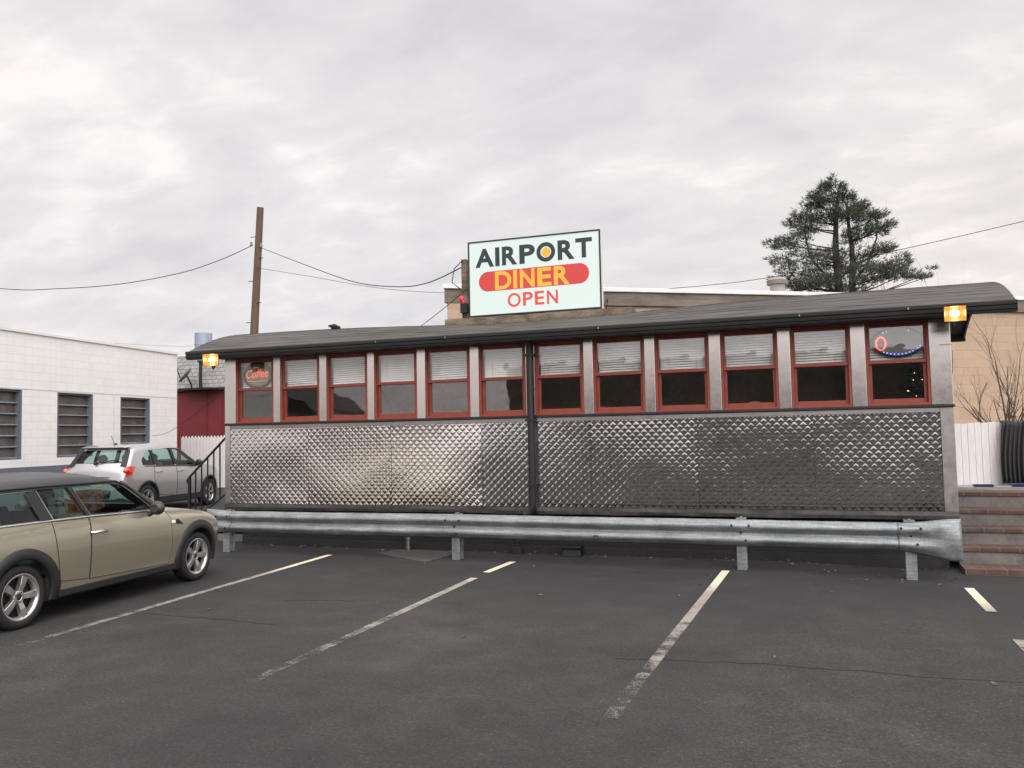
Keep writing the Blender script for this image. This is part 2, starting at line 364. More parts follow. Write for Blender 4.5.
tcw = nt.nodes.new('ShaderNodeTexCoord'); sep = nt.nodes.new('ShaderNodeSeparateXYZ'); nt.links.new(tcw.outputs['Generated'], sep.inputs[0])
zz = math_(nt, 'ADD', math_(nt, 'MAXIMUM', sep.outputs['Z'], 0.0), .30)
cb = nt.nodes.new('ShaderNodeCombineXYZ'); nt.links.new(math_(nt, 'DIVIDE', sep.outputs['X'], zz), cb.inputs[0]); nt.links.new(math_(nt, 'DIVIDE', sep.outputs['Y'], zz), cb.inputs[1])
mp = nt.nodes.new('ShaderNodeMapping'); mp.inputs['Rotation'].default_value = (0, 0, R(24)); mp.inputs['Scale'].default_value = (1.1, 1.65, 1); mp.inputs['Location'].default_value = (3.1, 1.7, 0); nt.links.new(cb.outputs[0], mp.inputs[0])
nA = noise_(nt, mp.outputs[0], 1.15, 7, .55, .25); nB = noise_(nt, mp.outputs[0], 4.2, 6, .55, .3); nC = noise_(nt, mp.outputs[0], .45, 3, .5)
sc_ = math_(nt, 'ADD', math_(nt, 'ADD', math_(nt, 'MULTIPLY', nA, .46), math_(nt, 'MULTIPLY', nB, .36)), math_(nt, 'MULTIPLY', nC, .18))
clouds = ramp(nt, sc_, [(.37, (6.5, 6.33, 6.55)), (.455, (7.3, 7.06, 7.18)), (.53, (8.05, 7.74, 7.76)), (.60, (9.5, 9.12, 9.0))])
# warmer towards the low sun side, pinker on the left
dx = nt.nodes.new('ShaderNodeVectorMath'); dx.operation = 'DOT_PRODUCT'; nt.links.new(tcw.outputs['Generated'], dx.inputs[0]); dx.inputs[1].default_value = (.86, .5, 0)
warm = nt.nodes.new('ShaderNodeMapRange'); warm.inputs[1].default_value = .25; warm.inputs[2].default_value = .75; nt.links.new(dx.outputs['Value'], warm.inputs[0])
lowz = nt.nodes.new('ShaderNodeMapRange'); lowz.inputs[1].default_value = .42; lowz.inputs[2].default_value = .05; nt.links.new(sep.outputs['Z'], lowz.inputs[0])
clouds = mixc(nt, math_(nt, 'MULTIPLY', warm.outputs[0], lowz.outputs[0]), clouds, mixc(nt, 1, clouds, (1.10, 1.035, .97, 1), 'MULTIPLY'))
lf_ = nt.nodes.new('ShaderNodeMapRange'); lf_.inputs[1].default_value = -.1; lf_.inputs[2].default_value = -.75; nt.links.new(dx.outputs['Value'], lf_.inputs[0])
clouds = mixc(nt, math_(nt, 'MULTIPLY', lf_.outputs[0], .8), clouds, mixc(nt, 1, clouds, (1.06, .985, .985, 1), 'MULTIPLY'))
# an overcast dome is brighter overhead
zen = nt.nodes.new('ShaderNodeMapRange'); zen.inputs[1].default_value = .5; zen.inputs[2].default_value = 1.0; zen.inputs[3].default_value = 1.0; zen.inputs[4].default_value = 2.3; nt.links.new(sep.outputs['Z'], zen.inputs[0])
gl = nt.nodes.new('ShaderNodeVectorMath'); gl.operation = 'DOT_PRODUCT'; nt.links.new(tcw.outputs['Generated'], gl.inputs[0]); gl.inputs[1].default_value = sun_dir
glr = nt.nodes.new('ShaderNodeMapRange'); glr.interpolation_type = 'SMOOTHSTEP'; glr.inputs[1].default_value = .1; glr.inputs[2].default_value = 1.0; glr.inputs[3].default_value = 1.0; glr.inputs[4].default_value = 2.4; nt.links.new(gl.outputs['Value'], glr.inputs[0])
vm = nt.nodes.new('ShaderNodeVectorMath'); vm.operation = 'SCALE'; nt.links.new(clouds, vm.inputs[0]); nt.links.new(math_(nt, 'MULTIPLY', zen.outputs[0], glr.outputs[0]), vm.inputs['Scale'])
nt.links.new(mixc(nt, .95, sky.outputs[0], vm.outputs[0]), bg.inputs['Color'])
scene.view_settings.view_transform = 'Standard'; scene.view_settings.look = 'None'; scene.view_settings.exposure = .12; scene.view_settings.gamma = 1
scene.render.engine = 'CYCLES'
scene.cycles.use_denoising = True; scene.cycles.max_bounces = 8; scene.cycles.transparent_max_bounces = 16

# ------------------------------------------------------------------ ground
def gz(x, y=0):
    t = min(1, max(0, (x + .6) / 1.7)); return -.05 * t * t * (3 - 2 * t)
xs = [-400, -120, -50, -20, -10, -5, -2, -1, -.6, -.3, 0, .3, .6, .9, 1.1, 1.4, 2, 3, 6, 12, 30, 80, 400]
ys = [-400, -120, -40, -12, -4, 0, 2, 4, 6, 8, 10, 11, 12, 14, 18, 25, 40, 90, 400]
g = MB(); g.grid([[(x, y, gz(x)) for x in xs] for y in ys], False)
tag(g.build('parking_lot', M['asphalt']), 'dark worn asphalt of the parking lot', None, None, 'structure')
def strip(name, pts, wd, mat, z=.004, n=24, label=None):
    mb = MB(); rows = []
    P = [Vector((x, y, 0)) for x, y in pts]; L = []
    for a, b_ in zip(P[:-1], P[1:]):
        for k in range(n): L.append(a.lerp(b_, k / n))
    L.append(P[-1])
    for i, p in enumerate(L):
        d = (L[min(i + 1, len(L) - 1)] - L[max(i - 1, 0)]).normalized(); q = Vector((-d.y, d.x, 0)) * wd / 2
        rows.append([(p.x + q.x, p.y + q.y, gz(p.x + q.x) + z), (p.x - q.x, p.y - q.y, gz(p.x - q.x) + z)])
    mb.grid(rows, False)
    return tag(mb.build(name, mat), label, None, None, 'structure')
strip('parking_line', [(-6.67, 10.64), (-6.375, 5.36)], .092, M['line'], label='cream parking line beside the champagne car')
strip('parking_line', [(-3.87, 10.59), (-3.90, 9.72)], .092, M['line'], label='cream parking line end near the rail')
strip('parking_line', [(-3.89, 9.32), (-3.80, 5.05)], .092, M['line'], label='worn parking line left of centre')
strip('parking_line', [(-1.13, 10.48), (-1.24, 5.0)], .092, M['line'], label='worn parking line right of centre')
strip('parking_line', [(1.41, 10.22), (1.42, 9.0)], .092, M['line'], label='short cream parking line at right')
strip('parking_line', [(1.43, 7.9), (1.46, 3.2)], .092, M['line'], label='worn parking line at the right edge')
def wob(a, b_, n, amp):
    return [(a[0] + (b_[0] - a[0]) * i / n + rnd.uniform(-amp, amp), a[1] + (b_[1] - a[1]) * i / n + rnd.uniform(-amp, amp)) for i in range(n + 1)]
strip('pavement_crack', wob((-1.5, 6.33), (1.9, 6.72), 26, .025), .011, M['crack'], .003, 1)
strip('pavement_crack', wob((-6.3, 6.7), (-4.7, 6.62), 14, .025), .012, M['crack'], .003, 1)
strip('pavement_crack', wob((-5.3, 7.6), (-4.6, 7.75), 7, .03), .012, M['crack'], .003, 1)
pb = MB(); pb.add([(x, y, .004) for x, y in ((-6.1, 10.95), (-5.6, 10.62), (-5.0, 10.3), (-4.93, 10.9), (-5.02, 11.35), (-5.95, 11.4))], [tuple(range(6))])
tag(pb.build('concrete_patch', M['old_concrete']), 'grey patch in the asphalt', None, None, 'structure')
# dead leaves and scraps swept against the diner
lf = MB()
for i in range(190):
    if i < 150: x = rnd.uniform(-8.6, 1.4); y = 11.42 - abs(rnd.gauss(0, .14)); 
    elif i < 172: x = rnd.uniform(-.3, 1.4); y = rnd.uniform(10.1, 11.0)
    else: x = rnd.uniform(-5.8, 1.3); y = rnd.uniform(6.2, 10.3)
    s = rnd.uniform(.012, .034); a = rnd.uniform(0, 6.28); z = gz(x) + .006; t = [rnd.uniform(0, .02) for _ in range(4)]
    lf.add([(x + s * math.cos(a + k * 1.57) * (1 if k % 2 else .55), y + s * math.sin(a + k * 1.57) * (1 if k % 2 else .55), z + t[k]) for k in range(4)], [(0, 1, 2), (0, 2, 3)])
tag(lf.build('fallen_leaves', M['leaf']), 'dead leaves and scraps scattered along the diner base', None, None, 'stuff')

# ------------------------------------------------------------------ diner
YW = 11.25
din = thing('diner', 'long low diner car with quilted steel sides and red windows', 'diner', (-3.7, 12.7, 0))
XL, XR, YB, YC = -8.97, 1.49, 14.15, 12.70
def rz_(y, x):
    t = (y - YC) / 1.82; sag = -.125 * math.exp(-((x + 4.0) / 2.5) ** 2) * max(0, 1 - t * t); return 3.075 + .44 * (1 - abs(t) ** 2.1) + sag
sh = MB()
sh.box(XL + .06, XR - .06, YW + .06, YW + .14, .58, 1.90)          # wall behind the panels
sh.box(XL + .06, XR - .06, YW + .06, YW + .16, 2.96, 3.06)         # header
sh.box(XL, XL + .08, YW + .02, YB, .55, 3.06); sh.box(XR - .08, XR, YW + .02, YB, .55, 3.06)
sh.box(XL + .081, XR - .081, YB - .08, YB, .55, 3.06)
for xw in (XL, XR - .08):
    for k in range(20):
        ya, yb = YW + .02 + (YB - YW - .02) * k / 20, YW + .02 + (YB - YW - .02) * (k + 1) / 20; sh.hexa([(xw, ya, 3.0601), (xw + .08, ya, 3.0601), (xw + .08, yb, 3.0601), (xw, yb, 3.0601)], [(xw, ya, rz_(ya, xw) - .02), (xw + .08, ya, rz_(ya, xw) - .02), (xw + .08, yb, rz_(yb, xw) - .02), (xw, yb, rz_(yb, xw) - .02)])
sh.build('wall', M['steel_trim'], din)
ins = MB(); ins.box(XL + .085, XR - .085, YW + .16, YB - .085, .60, .66); ins.box(XL + .085, XR - .085, YW + .17, YB - .085, 3.0, 3.03)
ins.box(XL + .085, XR - .085, YB - .16, YB - .09, .67, 2.99); ins.build('interior_lining', M['inside'], din)
ct = MB(); ct.box(-8.2, .9, 12.95, 13.4, .67, 1.75); ct.build('counter', M['inside_floor'], din, .02)
fd = MB(); fd.box(XL + .12, XR - .1, 11.52, YB - .1, -.3, .545); fd.box(XL + .25, XR - .2, 11.40, 11.50, -.2, .10)
fd.build('foundation', M['blackmatte'], din)
for i in range(9):
    x = -8.3 + 1.06 * i; q = MB(); q.box(x, x + .16, 11.5, 12.5, .67, 1.98 + .06 * (i % 2)); q.build('booth_back', M['booth'] if i % 3 else M['inside_floor'], din, .03)
# quilted panels: every diamond is modelled
def quilt(x0, x1, z0, z1, seed, mat):
    r_ = random.Random(seed); pitch = .105; sub = 10; h0 = .0029
    tilt = r_.uniform(-.5, .5) * R(1); tz = r_.uniform(-.5, .3) * R(1); xc = (x0 + x1) / 2; zc = (z0 + z1) / 2
    st = pitch / (2 * sub); nx = int(round((x1 - x0) / st)); nz = int(round((z1 - z0) / st)); rows = []
    for j in range(nz + 1):
        z = z0 + st * j; row = []
        for i in range(nx + 1):
            x = x0 + (x1 - x0) * i / nx
            p = (i + j) / (2 * sub); q = (i - j) / (2 * sub); ip, iq = math.floor(p), math.floor(q)
            a = abs((p - ip) * 2 - 1); b_ = abs((q - iq) * 2 - 1); m_ = max(a, b_)
            cell = noise.cell(Vector((ip * 1.7 + seed * 3.1, iq * 1.3, 0)))
            hh = (1 if seed < 6 else .8) * (.0020 + .0004 * cell) * (1 - a ** 3.0) * (1 - b_ ** 3.0) + (.0009 if seed < 6 else .0007) * (1 - m_ ** 1.3)
            bow = (.022 if seed < 6 else .010) * noise.noise(Vector((x * .9, z * 1.2, seed * .37))) + (.0035 if seed < 6 else .0020) * noise.noise(Vector((x * 3, z * 3, seed)))
            row.append((x, YW - .004 - hh - bow + (x - xc) * tilt + (z - zc) * tz, z))
        rows.append(row)
    mb = MB(); mb.grid(rows, True)
    o = mb.build('quilted_panel', mat, din, fixn=False)
    return o
sheets = [(-8.86, -7.42), (-7.42, -5.99), (-5.99, -4.55), (-4.55, -3.845), (-3.70, -2.95), (-2.95, -1.52), (-1.52, -.09), (-.09, 1.335)]
for i, (a, b_) in enumerate(sheets): quilt(a + .002, b_ - .002, .665, 1.835, i + 3, M['quilt'] if i < 3 else M['quilt_dim_reflection'])  # later sheets get the darker steel, so their reflections come out dimmer
# trims
t = MB(); t.box(XL + .01, -8.862, YW - .018, YW + .06, .66, 1.893); t.build('corner_trim', M['steel'], din, .004)
t = MB(); t.box(1.337, XR - .005, YW - .018, YW + .06, .66, 1.893); t.build('corner_trim', M['steel_trim'], din, .004)
t = MB(); t.box(-8.862, 1.336, YW - .014, YW + .05, 1.837, 1.895); t.build('panel_cap', M['steel_trim'], din, .004)
t = MB(); t.box(XL, XR + .01, YW - .045, YW + .03, 1.897, 1.925); t.build('sill_rail', M['black'], din, .004)
sk = MB(); rows = []
for i in range(120):
    x = XL + .0 + (XR - XL) * i / 119; d = .012 * noise.noise(Vector((x * 2.1, 3.3, 0))); e = .016 * noise.noise(Vector((x * 1.1, 9.3, 0)))
    rows.append([(x, YW + .05, .662 + e * .3), (x, YW - .022 + d, .660 + e * .4), (x, YW - .024 + d * 1.5, .61), (x, YW - .02 + d, .566 + e), (x, YW + .05, .562 + e)])
sk.grid(rows, False); sk.build('skirt_trim', M['skirt'], din)
# pillars
wins = [-8.40, -7.565, -6.73, -5.905, -5.06, -4.215, -3.375, -2.535, -1.69, -.835, .025, .90]
WW = .352
edges = [(XL, wins[0] - WW)] + [(a + WW, b_ - WW) for a, b_ in zip(wins[:-1], wins[1:])] + [(wins[-1] + WW, XR)]
for i, (a, b_) in enumerate(edges):
    p = MB(); p.box(a + .002, b_ - .002, YW - .012, YW + .10, 1.927, 2.955); p.build('pillar', M['steel'], din, .005)
# windows: prototype centred on x=0
def window(first=True):
    W = WW - .001; z0, z1, zm = 1.927, 2.95, 2.465
    f = MB()
    f.box(-W, -W + .029, YW - .006, YW + .11, z0, z1); f.box(W - .029, W, YW - .006, YW + .11, z0, z1)
    f.box(-W + .0291, W - .0291, YW - .006, YW + .11, z1 - .03, z1); f.box(-W + .0291, W - .0291, YW - .010, YW + .11, z0, z0 + .03)
    o = f.build('window', M['red'], None, .004); o.parent = din
    def sub(name, mb, mat, bev=0):
        q = mb.build(name, mat, None, bev); q.parent = o; return q
    s = MB(); a = W - .030
    s.box(-a, -a + .022, YW + .012, YW + .045, zm + .021, z1 - .036); s.box(a - .022, a, YW + .012, YW + .045, zm + .021, z1 - .036)
    s.box(-a, a, YW + .010, YW + .047, zm - .022, zm + .02); s.box(-a + .0221, a - .0221, YW + .012, YW + .045, z1 - .062, z1 - .036); sub('upper_sash', s, M['red'], .003)
    s = MB(); s.box(-a, -a + .036, YW + .046, YW + .085, z0 + .031, zm - .0225); s.box(a - .036, a, YW + .046, YW + .085, z0 + .031, zm - .0225)
    s.box(-a + .0361, a - .0361, YW + .046, YW + .085, z0 + .031, z0 + .085); sub('lower_sash', s, M['red'], .003)
    s = MB(); s.box(-a + .023, a - .023, YW + .028, YW + .032, zm + .021, z1 - .063); s.box(-a + .037, a - .037, YW + .064, YW + .068, z0 + .086, zm - .023); sub('pane', s, M['glass'])
    return o
def blind(k):
    s = MB(); a = WW - .055; n = 13; z1 = 2.915; zb = 2.475; tl = R(50 + rnd.uniform(-8, 8)); sk_ = rnd.uniform(-.006, .006)
    s.box(-a, a, YW + .088, YW + .118, z1, z1 + .03)
    for i in range(n):
        z = z1 - .012 - (z1 - zb - .012) * i / n; hw = .0175; rows = []
        for e in (-1, 1): 
            row = []
            for m_ in (-1, 0, 1):
                row.append((e * a, YW + .103 + m_ * hw * math.cos(tl), z + sk_ * e - m_ * hw * math.sin(tl) * -1 + (.002 if m_ == 0 else 0)))
            rows.append(row)
        s.grid(rows, True)
    for e in (-.6, .6): s.box(e * a - .0015, e * a + .0015, YW + .0865, YW + .0875, zb, z1)
    return s
proto = window()
for i, x in enumerate(wins):
    o = proto if i == 0 else copy_tree(proto, din)
    o.location = (x - din.location.x, -din.location.y, 0)
    bl = blind(i).build('blind', M['blind'], None, fixn=False); bl.parent = o
# downspout with an elbow at the foot
ds = MB(); yd = YW - .07
ds.tube([(-3.775, yd, 3.0), (-3.775, yd, .72), (-3.785, yd, .62), (-3.83, yd, .575), (-3.90, yd, .56)], .052, 12)
for z in (2.75, 1.85, .95): ds.box(-3.84, -3.71, yd - .056, YW - .004, z, z + .03)
ds.build('downspout', M['black'], din)
# barrel roof in lapped courses, with a little sag
rf = MB(); nc = 26; rows = []
for k in range(nc):
    y0 = YC - 1.82 + 3.64 * k / nc; y1 = YC - 1.82 + 3.64 * (k + 1) / nc; lo_first = k < nc / 2
    ra, rb = [], []
    for i in range(90):
        x = -9.38 + 11.50 * i / 89; j = .004 * noise.noise(Vector((x * 3, k * 5.1, 0))); lap = .004
        ra.append((x, y0 + j * 2, rz_(y0, x) + (lap if lo_first else 0) + j)); rb.append((x, y1 + (j * 2 if not lo_first else -.0), rz_(y1, x) + (0 if lo_first else lap) + j))
    rows += [ra, rb]
rf.grid(rows, False)
roof = rf.build('roof', M['shingle'], din, fixn=False)
for xe in (-9.372, 2.10):     # arched boards under the roof ends
    en = MB(); ys_ = [YC - 1.80 + 3.6 * i / 40 for i in range(41)]
    poly = [(y, rz_(y, xe) - .004) for y in ys_] + [(y, rz_(y, xe) - .004 - .115) for y in reversed(ys_)]
    for i in range(40):
        c4 = [poly[i], poly[i + 1], poly[80 - i], poly[81 - i]]; en.prism(c4, lambda p, q, t_: (t_, p, q), xe - .012, xe + .012)
    en.build('end_board', M['black'], roof)
for xa, xb in ((-9.36, XL - .003), (XR + .003, 2.085)):
    en = MB(); en.grid([[(x, YC - 1.8 + 3.6 * i / 40, rz_(YC - 1.8 + 3.6 * i / 40, x) - .03) for i in range(41)] for x in (xa, xb)], True); en.build('end_soffit', M['soffit'], roof)
gp = [(10.83, 3.075), (10.822, 3.06), (10.822, 3.03), (10.838, 3.025), (10.838, 3.012), (10.826, 3.007), (10.832, 2.978), (10.846, 2.968), (10.85, 2.947), (10.905, 2.943), (10.905, 3.072)]
gu = MB(); gu.prism(gp, lambda p, q, t_: (t_, p, q), -9.395, 2.125); gu.build('gutter', M['blackmatte'], roof)
gu = MB(); gu.prism([(2 * YC - y, z) for y, z in gp], lambda p, q, t_: (t_, p, q), -9.395, 2.125); gu.build('gutter', M['blackmatte'], roof)
sf = MB(); sf.box(XL, XR, 10.92, YW - .002, 2.957, 2.975); sf.box(XL, XR, YB + .002, 14.48, 2.957, 2.975); sf.build('soffit', M['soffit'], roof)
for x in (-6.0, -4.9, -2.7, -.2, 1.0): cl = MB(); cl.box(x, x + .013, 10.810, 10.823, 3.03, 3.055); cl.build('gutter_clip', M['steel_trim'], roof)
vb = MB(); vb.tube([(-7.5, 12.1, 3.42), (-7.5, 12.1, 3.50)], .03, 8); vb.tube([(-7.58, 12.1, 3.515), (-7.47, 12.1, 3.50), (-7.36, 12.1, 3.47)], [.012, .045, .02], 8)
vb.build('roof_vent', M['blackmatte'], din)
cn = MB(); cn.box(1.36, 1.50, YW - .0145, YW + .05, 2.63, 2.645); cn.build('corner_seam', M['steel_trim'], din)

# ------------------------------------------------------------------ signs hanging in the windows
def ell(cx, cz, rx, rz, n=40): return [(cx + rx * math.cos(2 * math.pi * k / n), cz + rz * math.sin(2 * math.pi * k / n)) for k in range(n)]
XZ = lambda p, q, t_: (p, t_, q)
def ringxz(mb, cx, cz, rx, rz, wx, y, r=.012, n=40):
    mb.tube([(cx + rx * math.cos(2 * math.pi * k / n), y, cz + rz * math.sin(2 * math.pi * k / n)) for k in range(n + 1)], r, 6, False)
cs = thing('coffee_sign', 'oval neon sign with glowing red cursive word in leftmost window', 'neon sign', (-8.38, YW + .058, 2.47))
q = MB(); q.prism(ell(-8.385, 2.685, .262, .195), XZ, YW + .054, YW + .06); q.build('board', M['greenoval'], cs)
q = MB(); q.prism(ell(-8.385, 2.665, .225, .145), XZ, YW + .051, YW + .0535); q.build('inner_oval', M['yellowgreen'], cs)
q = MB(); ringxz(q, -8.385, 2.685, .262, .195, 0, YW + .055, .015); q.build('rim', M['blackmatte'], cs)
tv, tf = text_mesh('Coffee', .012, .28)
q = MB(); q.add([(-8.60 + a * .42, YW + .048, 2.635 + b_ * .135 + a * .02) for a, b_ in tv], tf); q.build('lettering', M['neon'], cs)
q = MB(); q.tube([(-8.46, YW + .047, 2.80), (-8.42, YW + .047, 2.815), (-8.36, YW + .047, 2.805)], .007, 6); q.build('neon_tube', M['neon_y'], cs)
q = MB(); q.tube([(-8.58, YW + .047, 2.60), (-8.4, YW + .047, 2.585), (-8.22, YW + .047, 2.60)], .005, 6); q.build('neon_tube', M['neon_y'], cs)
ls = thing('open_sign', 'oval LED sign with one red O lit and blue dots in rightmost window', 'LED sign', (.92, YW + .058, 2.52))
q = MB(); q.prism(ell(.92, 2.705, .285, .175), XZ, YW + .054, YW + .06); q.build('board', M['grey_plastic'], ls)
q = MB(); ringxz(q, .92, 2.705, .287, .177, 0, YW + .055, .014); q.build('rim', M['blackmatte'], ls)
q = MB(); ringxz(q, .728, 2.692, .054, .078, 0, YW + .046, .0085, 28); q.build('lettering', M['led_red'], ls)
for k in range(9):
    a = R(232 + k * 9.5); q = MB(); q.ball((.92 + .262 * math.cos(a), YW + .049, 2.705 + .150 * math.sin(a)), .0085, .006, .0085, 6, 4); q.build('led', M['led_blue'], ls)
for a in (118, 128, 62, 205, 326, 338): a = R(a); q = MB(); q.ball((.92 + .262 * math.cos(a), YW + .049, 2.705 + .150 * math.sin(a)), .0065, .005, .0065, 6, 4); q.build('led', M['led_blue'], ls)
xt = thing('christmas_tree', 'small dark tree with tiny warm lights behind rightmost window', 'christmas tree', (1.14, 11.75, .66))
q = MB()
for k in range(420):
    h = rnd.random() ** .8; r_ = .32 * (1 - h) + .02; a = rnd.uniform(0, 6.28); rr_ = r_ * math.sqrt(rnd.random()); z = 1.55 + h * .95
    p = Vector((1.14 + rr_ * math.cos(a), 11.78 + rr_ * math.sin(a) * .5, z)); d = Vector((math.cos(a), math.sin(a) * .5, -.3)) * .07; s = Vector((-math.sin(a), math.cos(a), .2)) * .018
    q.add([p - s, p + d, p + s], [(0, 1, 2)])
q.tube([(1.14, 11.78, .67), (1.14, 11.78, 2.3)], [.03, .008], 6); q.build('foliage', M['needle'], xt)
for k in range(26):
    h = rnd.random(); r_ = .31 * (1 - h) + .02; x = 1.14 + rnd.uniform(-r_, r_); z = 1.6 + h * .75; q = MB(); q.ball((x, 11.60 + abs(x - 1.14) * .3, z), .0055, .0055, .0055, 6, 4); q.build('fairy_light', M['fairy'], xt)

# ------------------------------------------------------------------ rooftop sign
sg = thing('rooftop_sign', 'backlit white rooftop sign with dark lettering and red oval band', 'sign', (-3.97, 12.1, 3.4))
Sx0, Sx1, Sz0, Sz1, SY = -5.02, -2.925, 3.475, 4.64, 12.0
q = MB(); t_ = .022
q.box(Sx0, Sx0 + t_, SY - .012, SY + .012, Sz0, Sz1); q.box(Sx1 - t_, Sx1, SY - .012, SY + .012, Sz0, Sz1); q.box(Sx0 + t_, Sx1 - t_, SY - .012, SY + .012, Sz1 - t_, Sz1); q.box(Sx0 + t_, Sx1 - t_, SY - .012, SY + .012, Sz0, Sz0 + t_)
q.build('frame', M['plastic'], sg, .003)
q = MB(); q.box(Sx0 + .004, Sx1 - .004, SY + .0125, SY + .13, Sz0 + .004, Sz1 - .004); q.build('cabinet', M['coping'], sg, .004)
q = MB(); q.box(Sx0 + t_ + .001, Sx1 - t_ - .001, SY, SY + .01, Sz0 + t_ + .001, Sz1 - t_ - .001); q.build('face', M['sign_face'], sg)
SLOPE = .0085
def letter(ch, x0, x1, z0, z1, mb, bold=.02, y=SY - .0035):
    v_, f_ = text_mesh(ch, bold); mb.add([(x0 + a * (x1 - x0), y, z0 + b_ * (z1 - z0)) for a, b_ in v_], f_)
def ring2(mb, x0, x1, z0, z1, wd, y=SY - .0035, n=44):
    cx, cz, rx, rz = (x0 + x1) / 2, (z0 + z1) / 2, (x1 - x0) / 2, (z1 - z0) / 2
    mb.grid([[(cx + (rx - k) * math.cos(2 * math.pi * i / n), y, cz + (rz - k) * math.sin(2 * math.pi * i / n)) for i in range(n)] for k in (0, wd)], False, True)
q = MB()
for ch, a, b_, z0, z1 in (('A', -4.889, -4.601, 4.234, 4.515), ('I', -4.562, -4.510, 4.234, 4.517), ('R', -4.451, -4.224, 4.237, 4.516), ('P', -4.171, -3.943, 4.235, 4.517), ('R', -3.567, -3.326, 4.241, 4.527), ('T', -3.292, -3.06, 4.246, 4.532)):
    letter(ch, a - .010, b_ + .010, z0 - .004, z1 + .004, q, .036)
ring2(q, -3.908, -3.615, 4.232, 4.527, .062); q.build('dark_lettering', M['sign_dark'], sg, fixn=False)
q = MB(); q.add([(-3.757 + .072 * math.cos(k * math.pi / 16), SY - .0035, 4.378 + .072 * math.sin(k * math.pi / 16)) for k in range(32)], [tuple(range(32))]); q.build('yellow_dot', M['sign_yellow'], sg)
q = MB(); zc = 4.01; hh = .152; xl, xr = -4.695, -3.255
pts = [(xl + hh * math.cos(a), zc + hh * math.sin(a)) for a in [R(90 + 180 * i / 20) for i in range(21)]] + [(xr + hh * math.cos(a), zc + hh * math.sin(a)) for a in [R(-90 + 180 * i / 20) for i in range(21)]]
q.add([(x, SY - .003, z + (x + 3.97) * .006) for x, z in pts], [tuple(range(len(pts)))]); q.build('red_band', M['sign_red'], sg)
q = MB()
for ch, a, b_ in (('D', -4.581, -4.316), ('I', -4.285, -4.222), ('N', -4.179, -3.945), ('E', -3.901, -3.683), ('R', -3.644, -3.402)): letter(ch, a, b_, 3.868 + (a + 3.97) * .004, 4.148 + (a + 3.97) * .004, q, .03, SY - .006)
q.build('yellow_lettering', M['sign_yellow'], sg, fixn=False)
q = MB(); ring2(q, -4.381, -4.173, 3.588, 3.80, .034)
for ch, a, b_ in (('P', -4.136, -3.98), ('E', -3.947, -3.801), ('N', -3.758, -3.589)): letter(ch, a, b_, 3.595, 3.799, q, .018)
q.build('red_lettering', M['sign_open'], sg, fixn=False)
q = MB(); q.box(-5.20, -5.115, SY + .14, SY + .24, 3.30, 4.42); q.build('post', M['old_wood'], sg, .006)
q = MB(); q.box(-3.1, -3.0, SY + .25, SY + .34, 3.30, 4.3); q.build('post', M['old_wood'], sg, .006)
q = MB(); rows = []
for i in range(60):
    x = -5.39 + 2.91 * i / 59; a = .014 * noise.noise(Vector((x * 4, 1, 0))); b2 = .012 * noise.noise(Vector((x * 6, 7, 0)))
    rows.append([(x, SY - .09 + b2, 3.33), (x, SY - .09 + b2, 3.455 + a), (x, SY + .26, 3.46 + a), (x, SY + .26, 3.33)])
q.grid(rows, False); q.add(rows[0], [(0, 1, 2, 3)]); q.add(rows[-1], [(3, 2, 1, 0)]); q.build('base_beam', M['old_wood'], sg)
q = MB(); q.box(-5.16, -5.05, SY - .02, SY + .13, 3.55, 3.70); q.tube([(-5.12, SY + .02, 3.70), (-5.12, SY + .02, 3.5), (-5.1, SY + .02, 3.44)], .014, 6); q.build('junction_box', M['blackmatte'], sg, .01)
q = MB(); q.ball((-5.15, SY + .02, 3.77), .04, .04, .055); q.ball((-5.12, SY + .02, 3.72), .03, .03, .04); q.build('red_insulator', pm('red_insulator', (.5, .03, .05), .4), sg)
q = MB(); q.tube([(-5.16, SY + .12, 4.40), (-5.28, SY + .05, 4.26), (-5.32, SY + .05, 4.05), (-5.2, SY + .08, 3.95)], .008, 5); q.tube([(-3.0, SY + .2, 3.46), (-2.86, SY + .1, 3.62), (-2.9, SY + .15, 3.46)], .008, 5); q.build('wiring', M['blackmatte'], sg)

